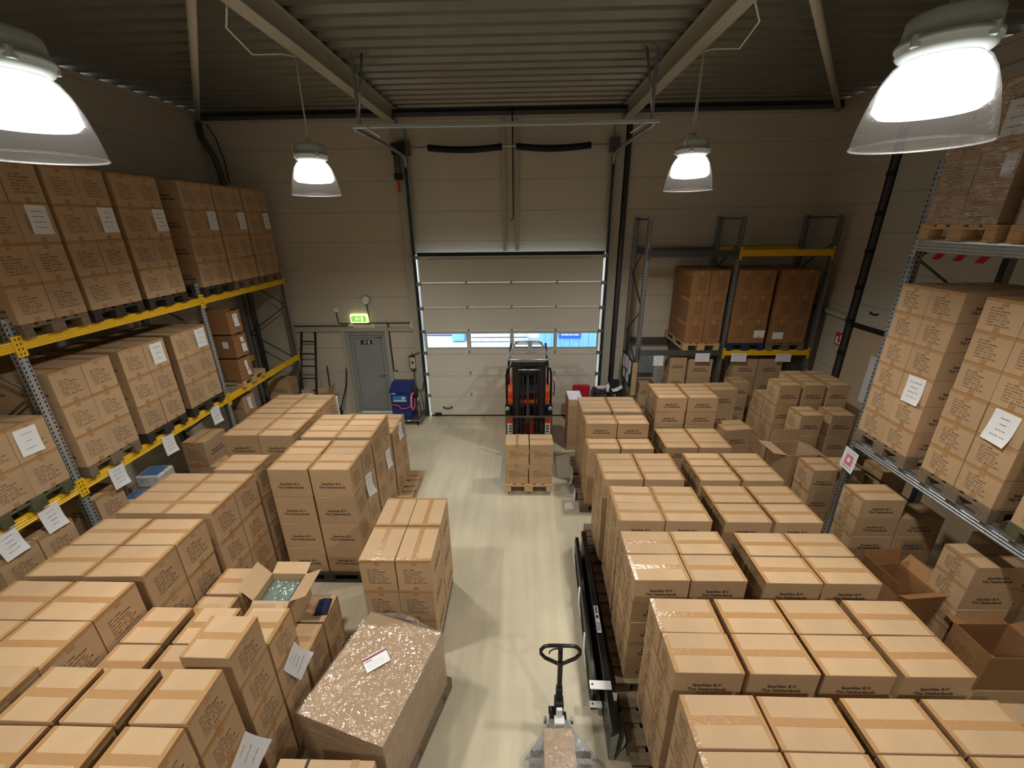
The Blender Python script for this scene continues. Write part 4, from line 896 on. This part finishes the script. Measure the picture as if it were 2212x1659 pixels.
r = MB(); r.tube([(-.36, .24, 1.94), (-.40, .30, 1.93), (-.38, .36, 1.96), (-.26, 1.02, 2.06), (-.20, 1.08, 2.06), (.20, 1.08, 2.06), (.26, 1.02, 2.06), (.38, .36, 1.96), (.40, .30, 1.93), (.36, .24, 1.94)], .020, GALVL, 10, closed=True)  # guard bars: bright sky reflection put into their pale steel colour
for k in range(4): y = .48+.15*k; z = 1.965+(y-.36)*.15; w = .36-.16*(y-.36); r.bbox(-w, w, y-.025, y+.025, z, z+.012, GALVL, .004)
r.bbox(-.01, .07, .36, 1.06, 2.0, 2.085, GALVL, .008); r.obj('overhead_guard', fk)
for (x, y, rr, w) in ((-.38, .36, .22, .16), (.38, .36, .22, .16), (-.36, 1.36, .18, .14), (.36, 1.36, .18, .14)):
    RY = Matrix.Translation((x, y, rr)) @ Matrix.Rotation(HP, 4, 'Y'); wl = MB(); wl.lathe([(rr*.55, -w/2), (rr*.96, -w/2), (rr, -w/2+.02), (rr, w/2-.02), (rr*.96, w/2), (rr*.55, w/2)], RUB, 28, M=RY); wl.obj('wheel', fk)
# ------------------------------------------------------------------ pallet truck with wrapped parcel
pj = thing('pallet_truck', 'black handled pallet truck standing in the aisle', 'pallet truck', (.31, 2.48, 0))
h = MB(); loop = [(-.02, .84), (-.13, .90), (-.165, .945), (-.165, .985), (-.135, 1.02), (-.09, 1.03), (.09, 1.03), (.135, 1.02), (.165, .985), (.165, .945), (.13, .90), (.02, .84)]
h.tube([(x, .03+(z-.84)*.10, z) for x, z in loop], .0155, BLACK, 10, closed=True); h.tube([(0, .03, .82), (0, .05, 1.03)], .02, BLACK, 8); h.obj('handle_loop', pj)
h = MB(); h.bbox(-.021, .021, .005, .04, .40, .86, BLACK, .006); h.bbox(-.028, .028, -.01, .045, .40, .56, BLACKM, .006); h.obj('handle_bar', pj)
MB().tube([(-.01, .055, .99), (-.06, .05, .985), (-.09, .045, .965), (-.095, .04, .945)], .006, BLACK, 8).obj('release_lever', pj)
h = MB(); h.bbox(-.040, .040, -.04, .05, .20, .42, BLACKM, .01); h.lathe([(.03, 0), (.03, .05)], BLACK, 14, M=Matrix.Translation((-.04, 0, .28)) @ Matrix.Rotation(-HP, 4, 'Y')); h.obj('pump', pj)
h = MB(); h.bbox(-.027, .027, -.075, -.045, .20, .40, WHITE, .010, 3); h.bbox(-.045, .045, -.12, -.05, .18, .30, WHITE, .010, 3); h.obj('pump_cover', pj)
h = MB(); h.prism([(-.06, -.0), (.06, -.0), (.30, -.30), (-.30, -.30)], 'z', .13, .16, GREYP); h.prism([(-.30, .16), (-.30, .24), (-.28, .24), (-.02, .19), (-.02, .16)], 'x', -.09, .09, GREYP); h.obj('chassis', pj)
for s in (-1, 1):
    f = MB(); f.bbox(s*.19-.08, s*.19+.08, -1.25, -.28, .055, .11, GREYP, .008); f.bbox(s*.19-.07, s*.19+.07, -.34, -.24, .06, .16, GREYP, .006); f.obj('fork', pj)
    RY = Matrix.Translation((s*.05, .0, .09)) @ Matrix.Rotation(HP, 4, 'Y'); MB().lathe([(.03, -.025), (.09, -.025), (.09, .025), (.03, .025)], RUB, 24, M=RY).obj('wheel', pj)
    RY = Matrix.Translation((s*.19, -1.1, .04)) @ Matrix.Rotation(HP, 4, 'Y'); MB().lathe([(.012, -.04), (.04, -.04), (.04, .04), (.012, .04)], RUB, 18, M=RY).obj('roller', pj)
    MB().bbox(s*.12-.012, s*.12+.012, -.04, .0, .15, .20, GALV, .004).obj('lug', pj)
wp = thing('wrapped_parcel', 'long brown parcel in loose clear film on the pallet truck', 'parcel', (.285, 1.78, .112))
MB().bbox(-.125, .125, -.55, .48, 0, .30, CARD, .006).obj('carton', wp)
def crumple(P, nu, nv, amp, m, sd, name, parent, smooth=False):
    rnd = random.Random(sd); b = MB(); vs = []; fs = []
    for i in range(nu+1):
        for j in range(nv+1):
            p = Vector(P(i/nu, j/nv)); vs.append(p+Vector((rnd.uniform(-amp, amp), rnd.uniform(-amp, amp), rnd.uniform(-amp*.6, amp))))
    for i in range(nu):
        for j in range(nv): a = i*(nv+1)+j; fs.append((a, a+1, a+nv+2, a+nv+1))
    b.add(vs, fs, m, smooth); return b.obj(name, parent, rnormals=False)
FILM2 = film('loose_film', 0.13, (.96, .96, .97, 1), 1.0, 12.0, 0.10, milk=0.07)
crumple(lambda u, v: (-.128+.256*u, -.55+1.03*v, .307), 6, 16, .002, FILM2, 3, 'film_top', wp)
crumple(lambda u, v: (-.13-.21*u**.8, -.55+(1.0-.12*u)*v, .29-.24*u*(.6+.4*u)), 10, 18, .014, FILM2, 4, 'film_skirt', wp)
crumple(lambda u, v: (.13+.25*u**.8, -.55+(.98-.12*u)*v, .28-.24*u*(.6+.4*u)), 10, 18, .014, FILM2, 5, 'film_skirt', wp)
crumple(lambda u, v: (-.13+.26*v, .485+.015*u, .30-.26*u), 8, 8, .004, FILM2, 6, 'film_end', wp)
# ------------------------------------------------------------------ big film wrapped pallet load
A0 = -.283; PX, PY = -1.2575, 2.43
pallet(PX, PY, 0, A0+HP, WOODO, 'worn pallet under the film wrapped load', None, 1.10, .80)
for k in range(5):
    o = MB().bbox(-.385, .385, -.475, .475, 0, .139, CARD, .004).obj('flat_carton', None, (PX, PY, PT+.1405*k), A0+random.uniform(-.004, .004))
    props(o, 'wide flat carton, %s of five inside film wrapped load' % ['bottom', 'fourth from top', 'middle', 'second from top', 'top'][k], 'cardboard box', 'flat cartons in the film wrapped load')
fw = thing('stretch_wrap', 'wrinkled clear film around big flat load by the aisle', 'stretch film', (PX, PY, 0), A0)
rnd = random.Random(5)
def wr(u, v):
    x, y = u*2-1, v*2-1
    z = .0035*math.sin(31*u+9*math.sin(7*v))+.003*math.sin(27*v-14*u+5*math.sin(9*u))+.003*abs(math.sin(13*u+17*v+3*math.sin(8*u)))
    return z
b = MB(); n = 70; vs = []; fs = []
for i in range(n+1):
    for j in range(n+1):
        u, v = i/n, j/n; e = max(abs(2*u-1), abs(2*v-1)); vs.append(((u-.5)*.782, (v-.5)*.962, .8545+wr(u, v)*(1-e**8)+.001*rnd.random()))
for i in range(n):
    for j in range(n): a = i*(n+1)+j; fs.append((a, a+1, a+n+2, a+n+1))
b.add(vs, fs, FILM, True); b.obj('top_film', fw, rnormals=False)
s_ = MB()
for (x0, y0, x1, y1) in ((-.391, -.481, .391, -.481), (.391, -.481, .391, .481), (.391, .481, -.391, .481), (-.391, .481, -.391, -.481)):
    m_ = 30; k_ = 8; vs = []; fs = []; nx, ny = (y1-y0), -(x1-x0); L_ = math.hypot(nx, ny); nx /= L_; ny /= L_
    for i in range(m_+1):
        for j in range(k_+1):
            d_ = .003*math.sin(12*j/k_+2*math.sin(9*i/m_)+i*.3)+rnd.uniform(0, .002); z = .06+(.855-.06)*j/k_; e_ = 0 if j in (k_,) or i in (0, m_) else 1
            vs.append((x0+(x1-x0)*i/m_+nx*(d_*e_+.001), y0+(y1-y0)*i/m_+ny*(d_*e_+.001), z))
    for i in range(m_):
        for j in range(k_): a = i*(k_+1)+j; fs.append((a, a+1, a+k_+2, a+k_+1))
    s_.add(vs, fs, FILMS, True)
s_.obj('side_film', fw, rnormals=False)
crumple(lambda u, v: (-.30+.55*v, .485+.10*u*math.sin(math.pi*v), .86+.05*math.sin(math.pi*u)*math.sin(math.pi*v)-.10*u), 10, 16, .010, FILM2, 8, 'loose_film_end', fw)
lb = MB(); ML = Matrix.Translation((-.03, .06, .8675)) @ Matrix.Rotation(math.radians(52), 4, 'Z')
lb.box(-.10, .10, -.07, .07, 0, .001, PAPER, ML); lb.box(-.10, .10, .042, .062, .001, .0015, MAROON, ML); lb.box(-.09, -.03, .022, .03, .001, .0015, PEN, ML)
for k in range(3): lb.box(-.08, .06, .0-.02*k, .004-.02*k, .001, .0015, mat('faint_print%d' % k, srgb(190, 192, 198), .6), ML)
lb.obj('shipping_label', fw)
# carton with red and white labels at the bottom edge
rc = thing('labelled_carton', 'brown strapped carton with red and white labels at bottom edge', 'cardboard box', (-1.365, 1.50, .46))
MB().bbox(-.335, .335, -.26, .26, 0, .44, CARD, .006).obj('body', rc)
lb = MB(); lb.box(-.20, -.10, .03, .16, .440, .4415, PAPER); lb.box(-.185, -.115, .06, .12, .4415, .442, PEN)
for k in range(10): lb.box(-.183+.007*k, -.180+.007*k, .065, .115, .442, .4424, PENDK)
lb.obj('barcode_label', rc)
lb = MB(); lb.box(-.06, .11, -.05, .185, .440, .4415, RED); lb.box(.02, .09, .02, .12, .4415, .442, PAPER); lb.box(.03, .06, .03, .07, .442, .4424, PEN); lb.box(.045, .09, .14, .165, .4415, .442, PAPER); lb.obj('red_label', rc)
st = MB(); st.box(-.14, -.12, -.262, .262, -.0, .4425, PENDK); st.box(.17, .23, -.2605, .2605, .44, .4412, TAPE); st.obj('strap', rc)
for k in range(1):
    single(MB().bbox(-.335, .335, -.26, .26, 0, .455, CARD, .006), 'lower_carton', 'brown carton under the red labelled one at bottom edge', 'cardboard box', (-1.365, 1.50, 0))
# ------------------------------------------------------------------ black steel frames along the right stacks
def tilt_bar(name, lab, p0, p1, w, h0, hz, lean):
    t = thing(name, lab, 'steel frame', (p0[0], p0[1], 0)); L = math.hypot(p1[0]-p0[0], p1[1]-p0[1]); t.rotation_euler = (0, 0, math.atan2(p1[1]-p0[1], p1[0]-p0[0])-HP); return t, L
t, L = tilt_bar('steel_frame', 'long black steel frame on edge beside right pallets, with sticker', (.765, 2.26), (.83, 4.72), .07, 0, .36, 0)
b = MB(); b.bbox(-.032, .032, 0, L, .27, .37, BLACK, .006); b.obj('top_rail', t); b = MB(); b.bbox(-.030, -.012, 0, L-.05, .02, .272, BLACK, .004); b.obj('web', t)
b = MB(); b.bbox(-.034, .03, 0, L-.02, .0, .05, BLACK, .004); b.obj('bottom_rail', t)
MB().prism([(-.03, .0), (.012, .0), (.032, .36), (-.03, .30)], 'y', -.004, .0, GREYP).obj('end_plate', t)
MB().bbox(-.033, .033, L-.004, L+.004, .28, .372, RED, .002).obj('end_cap', t)
lb = MB(); lb.box(-.022, .022, .92, 1.25, .3702, .371, PAPER)
for k in range(9): lb.box(-.016, .016, .94+.012*k, .946+.012*k, .371, .3714, PENDK)
lb.box(-.014, .014, 1.09, 1.13, .371, .3714, PENDK); lb.box(-.012, .012, 1.15, 1.24, .371, .3714, PEN); lb.obj('sticker', t)
MB().bbox(-.17, .03, .34, .42, .372, .384, WHITE, .005).obj('bracket', t)
MB().lathe([(.010, 0), (.010, .004)], GALVD, 12, (-.145, .38, .384)).obj('bolt', t)
t2, L2 = tilt_bar('steel_frame', 'second black steel frame, lower one nearer the aisle', (.665, 2.66), (.735, 4.68), .05, 0, .3, 0)
b = MB(); b.bbox(-.022, .022, 0, L2, .22, .30, BLACK, .005); b.obj('top_rail', t2); MB().bbox(-.020, -.006, .02, L2-.05, .02, .222, BLACK, .004).obj('web', t2); MB().bbox(-.03, .022, 0, L2-.05, 0, .05, BLACK, .004).obj('bottom_rail', t2)
MB().bbox(-.021, .021, L2-.004, L2+.004, .23, .302, RED, .002).obj('end_cap', t2); MB().bbox(-.045, .07, -.06, .0, .12, .132, WHITE, .004).obj('bracket', t2); MB().lathe([(.009, 0), (.009, .004)], GALVD, 12, (-.02, -.03, .132)).obj('bolt', t2)
for k, y in enumerate((.35, .95, 1.75)): MB().tube([(-.035, y, .05), (-.05, y+.12, .16), (-.035, y+.25, .27)], .012, WHITE, 8).obj('hook', t2)
# papers hanging from pallets along the right aisle
for i, (x, y, z, lab) in enumerate(((.865, 6.42, .30, 'farthest paper hanging at right pallets near the desk'), (.865, 6.0, .16, 'curled paper on floor side of second right pallet'), (.865, 3.86, .30, 'paper tag at right pallets behind the black frames'), (.868, 3.16, .26, 'small paper tag at right pallets, middle of frames'), (.865, 2.36, .27, 'nearest paper sheet at right pallets beside black frame'))):
    hang(x, y, z, '-x', .15-.1*i, lab, 'papers on the right pallets', 100+i, curl=.05, lines=3, **({'w': .12, 'h': .17} if i in (2, 3) else {}))
single(sh := MB().add([(-.07, -.10, .002), (.08, -.06, .004), (.06, .10, .012), (-.06, .08, .006)], [(0, 1, 2, 3)], PAPER), 'loose_paper', 'loose white paper on floor beside second right pallet', 'paper', (.74, 5.75, 0))
# ------------------------------------------------------------------ corner by the doors
ch = thing('battery_charger', 'blue battery charger cabinet with panel on a trolley', 'charger', (-2.80, 8.95, 0), .0)
MB().bbox(-.22, .22, -.20, .22, .15, .80, BLUE, .012).obj('cabinet', ch); MB().prism([(-.22, .80), (.24, .80), (.24, .96), (.08, .96), (-.22, .86)], 'x', -.235, .235, BLUE).obj('hood', ch)
p = MB(); p.box(-.17, .14, -.206, -.2, .58, .72, BLUEP); p.box(-.17, .14, -.2065, -.206, .58, .62, mat('panel_pale', srgb(190, 216, 206), .5)); p.obj('panel', ch)
MB().lathe([(.035, 0), (.035, .012), (.02, .014)], WHITE, 20, M=Matrix.Translation((.07, -.206, .665)) @ Matrix.Rotation(HP, 4, 'X')).obj('dial', ch)
MB().box(-.19, -.10, -.205, -.2, .765, .79, SIGNW).obj('badge', ch)
c = MB(); c.tube([(-.22, -.22, .52), (-.05, -.23, .49), (.0, -.24, .43), (.10, -.24, .42), (.20, -.24, .46), (.235, -.2, .5)], .012, PINKC, 8)
for k in range(3): c.tube([(.25+.01*k, -.12+.22*math.sin(2*math.pi*i/18)*.7, .55+.20*math.cos(2*math.pi*i/18)) for i in range(18)], .011, PINKC if k != 1 else WHITE, 8, closed=True)
c.obj('charging_cable', ch); MB().bbox(.26, .31, -.02, .08, .58, .68, BLACKM, .01).obj('plug', ch)
tw = thing('platform_trolley', 'low platform trolley with chrome edge under the charger', 'trolley', (-2.76, 8.95, 0))
MB().bbox(-.30, .38, -.27, .26, .115, .148, GALVD, .006).obj('platform', tw); MB().tube([(-.30, -.272, .13), (.385, -.272, .13), (.385, .262, .13), (-.30, .262, .13)], .012, CHROME, 8, closed=True).obj('edge_bar', tw)
for x in (-.24, .32):
    for y in (-.22, .20): MB().lathe([(.02, -.015), (.05, -.015), (.05, .015), (.02, .015)], RUB, 16, M=Matrix.Translation((x, y, .052)) @ Matrix.Rotation(HP, 4, 'Y')).obj('caster', tw)
MB().tube([(.37, -.25, .13), (.37, -.25, .62), (.37, -.05, .82), (.37, .12, .62), (.37, .24, .13)], .012, CHROME, 8).obj('push_bar', tw)
sv = thing('shovel', 'dark shovel leaning on wall beside the grey door', 'shovel', (-4.32, 9.2, 0))
MB().tube([(-.10, -.10, .10), (.05, .14, .75), (.10, .21, 1.18)], .016, BLACKM, 8).obj('handle', sv); MB().prism([(-.20, .0), (-.02, .0), (-.03, .24), (-.07, .28), (-.15, .28), (-.19, .24)], 'y', -.14, -.10, BLACKM).obj('blade', sv)
pipe([(-4.66, 9.36, 1.24), (-4.60, 9.15, .0)], .014, BLACKM, 'broom_stick', 'thin dark stick leaning on wall left of shovel', 'stick')
single(MB().bbox(-.28, .28, -.03, .03, 0, 1.46, WHITE, .01), 'white_board', 'white panel standing behind the long left block', 'panel', (-3.66, 6.95, 0))
single(MB().bbox(-.18, .18, -.14, .14, 0, .95, WHITE, .09, 4), 'white_sack', 'rounded white sack behind long left block, under rack', 'sack', (-4.72, 8.3, 0))
open_box('open_carton', 'open carton with two raised flaps by the back wall', 'open box', (-4.62, 8.72, 0), 0, .44, .40, .74, {'-x': (25, .22), '+x': (18, .26), '+y': (60, .12)}, CARD)
ld = thing('ladder', 'dark ladder leaning in corner behind left rack', 'ladder', (-4.98, 9.2, 0))
for s in (-1, 1): MB().tube([(s*.2, -.55, 0), (s*.16, .21, 2.05)], .025, BLACKM, 8).obj('rail', ld)
for k in range(7): q = .12+.13*k; MB().tube([(-.19+.03*q, -.55+.76*q, 2.05*q), (.19-.03*q, -.55+.76*q, 2.05*q)], .016, BLACKM, 8).obj('rung', ld)
# white and blue packs in an open carton under the left rack
for i, (x, y, z, rz, lab) in enumerate(((-5.22, 4.98, .98, .1, 'upper white pack with blue top under the left rack'), (-5.22, 4.70, .80, .2, 'lower white pack with blue top under the left rack'))):
    p = thing('wrapped_pack', lab, 'pack', (x, y, z), rz, 'white packs under left rack')
    MB().bbox(-.16, .16, -.15, .15, 0, .17, WHITE, .02, 3).obj('carton', p); MB().bbox(-.13, .12, -.12, .12, .168, .173, BLUEP, .002).obj('blue_print', p); MB().bbox(-.167, .167, -.157, .157, -.003, .178, FILM, .03, 3).obj('film', p)
stack('A', (-5.26,), (4.98,), .20, 2, 'below upper white pack', GD, look='dim carton'); stack('A', (-5.26,), (4.62,), .02, 2, 'below lower white pack', GD, look='dim carton')
# ------------------------------------------------------------------ desk corner
for i, (z0, h, lab, w) in enumerate(((0, .56, 'bottom carton of small stack before the desk', .28), (.562, .10, 'flat carton in middle of small stack before desk', .27), (.664, .46, 'top carton of small stack before desk, paper covered', .29))):
    o = MB().bbox(-w/2, w/2, -.24, .24, 0, h, CARD, .006).obj('desk_side_carton', None, (1.02, 7.82, z0), .02*(i-1)); props(o, lab, 'cardboard box', 'cartons before the desk')
    if i == 2: MB().box(-.13, .13, -.22, .22, .4605, .462, PAPER).obj('paper_cover', o)
dk = thing('desk', 'dark packing desk against back wall right of door', 'desk', (1.98, 9.05, 0))
MB().bbox(-.38, .24, -.28, .10, .75, .78, BLACKM, .004).obj('desktop', dk)
for x in (-.34, .20):
    for y in (-.24, .06): MB().box(x-.02, x+.02, y-.02, y+.02, 0, .75, BLACK).obj('leg', dk)
cr = thing('office_chair', 'red fabric office chair before the loading door', 'chair', (1.28, 8.72, 0))
MB().bbox(-.19, .19, -.05, .03, .60, 1.0, REDF, .05, 4).obj('backrest', cr); MB().bbox(-.22, .22, -.02, .40, .44, .52, REDF, .04, 4).obj('seat', cr); MB().tube([(0, .2, .1), (0, .2, .44)], .03, BLACKM, 10).obj('column', cr)
MB().tube([(0, .02, .62), (0, .1, .45)], .02, BLACKM, 8).obj('back_stem', cr)
for k in range(5): a = 2*math.pi*k/5; q = MB().tube([(0, .2, .12), (.24*math.cos(a), .2+.24*math.sin(a), .07)], .018, BLACKM, 8); q.obj('foot', cr); MB().lathe([(.008, -.012), (.028, -.012), (.028, .012), (.008, .012)], RUB, 12, M=Matrix.Translation((.24*math.cos(a), .2+.24*math.sin(a), .03)) @ Matrix.Rotation(HP, 4, 'Y')).obj('caster', cr)
def dsk(mbx, nm, lab, cat, x, y, z=.781, rz=0): return single(mbx, nm, lab, cat, (x, y, z), rz)
bt = dsk(MB().lathe([(.032, 0), (.034, .01), (.034, .15), (.012, .18), (.012, .20), (.0, .20)], PAPER, 20), 'spray_bottle', 'white plastic bottle on the desk', 'bottle', 1.90, 8.86); MB().lathe([(.014, .2), (.014, .22), (.004, .24)], BLUEP, 12).obj('cap', bt)
dsk(MB().bbox(-.10, .10, -.06, .06, 0, .20, BLACKM, .008), 'black_device', 'black box device on the desk', 'device', 2.08, 9.06)
for k in range(3): dsk(MB().bbox(-.10, .10, -.07, .07, 0, .012, (PAPER, PEN, PAPER)[k], .002), 'document', 'desk document, %s of three in the pile' % ['bottom', 'middle', 'top'][k], 'document', 1.78, 9.05, .781+.0125*k, .2*k)
dsk(MB().bbox(-.06, .06, -.05, .05, 0, .07, PAPER, .01), 'paper_box', 'small pale box behind bottle on desk', 'box', 1.94, 9.08); dsk(MB().bbox(-.05, .05, -.02, .02, 0, .05, RED, .008), 'red_dispenser', 'small red item on top of pale desk box', 'dispenser', 1.95, 9.08, .852)
tp_ = thing('draped_paper', 'white curled papers at the right desk end', 'papers', (2.10, 8.86, .781)); crumple(lambda u, v: (-.10+.22*u, -.08+.18*v, .02+.10*u*u), 6, 6, .006, PAPER, 9, 'sheet', tp_, True)
nb = thing('notice_board', 'board with papers fixed to the side of rear rack', 'notice board', (2.262, 8.75, 1.05)); MB().box(-.012, .0, -.42, .42, 0, .62, BLACKM).obj('board', nb)
for k, (y, z, w, h) in enumerate(((-.26, .58, .21, .28), (.0, .60, .21, .28), (.25, .57, .21, .28), (-.12, .28, .21, .22), (.18, .27, .2, .2))): sheet(nb, face_M('-x', -.013, y, z), w=w, h=h, curl=.006, lines=4, seed=120+k, name='notice')
single(MB().bbox(-.05, .05, -.012, .012, 0, .72, CARD, .003), 'cardboard_strip', 'upright cardboard edge strip on rear rack post', 'cardboard', (2.30, 8.26, .93))
single(MB().bbox(-.19, .19, -.01, .01, 0, .42, GREYP, .004), 'grey_panel', 'pale grey panel under the grey rear rack beam', 'panel', (2.84, 9.30, 1.07))
stack('G', (2.70,), (8.80,), .0, 3, 'under rear rack beside the desk', GD, look='dim square carton')
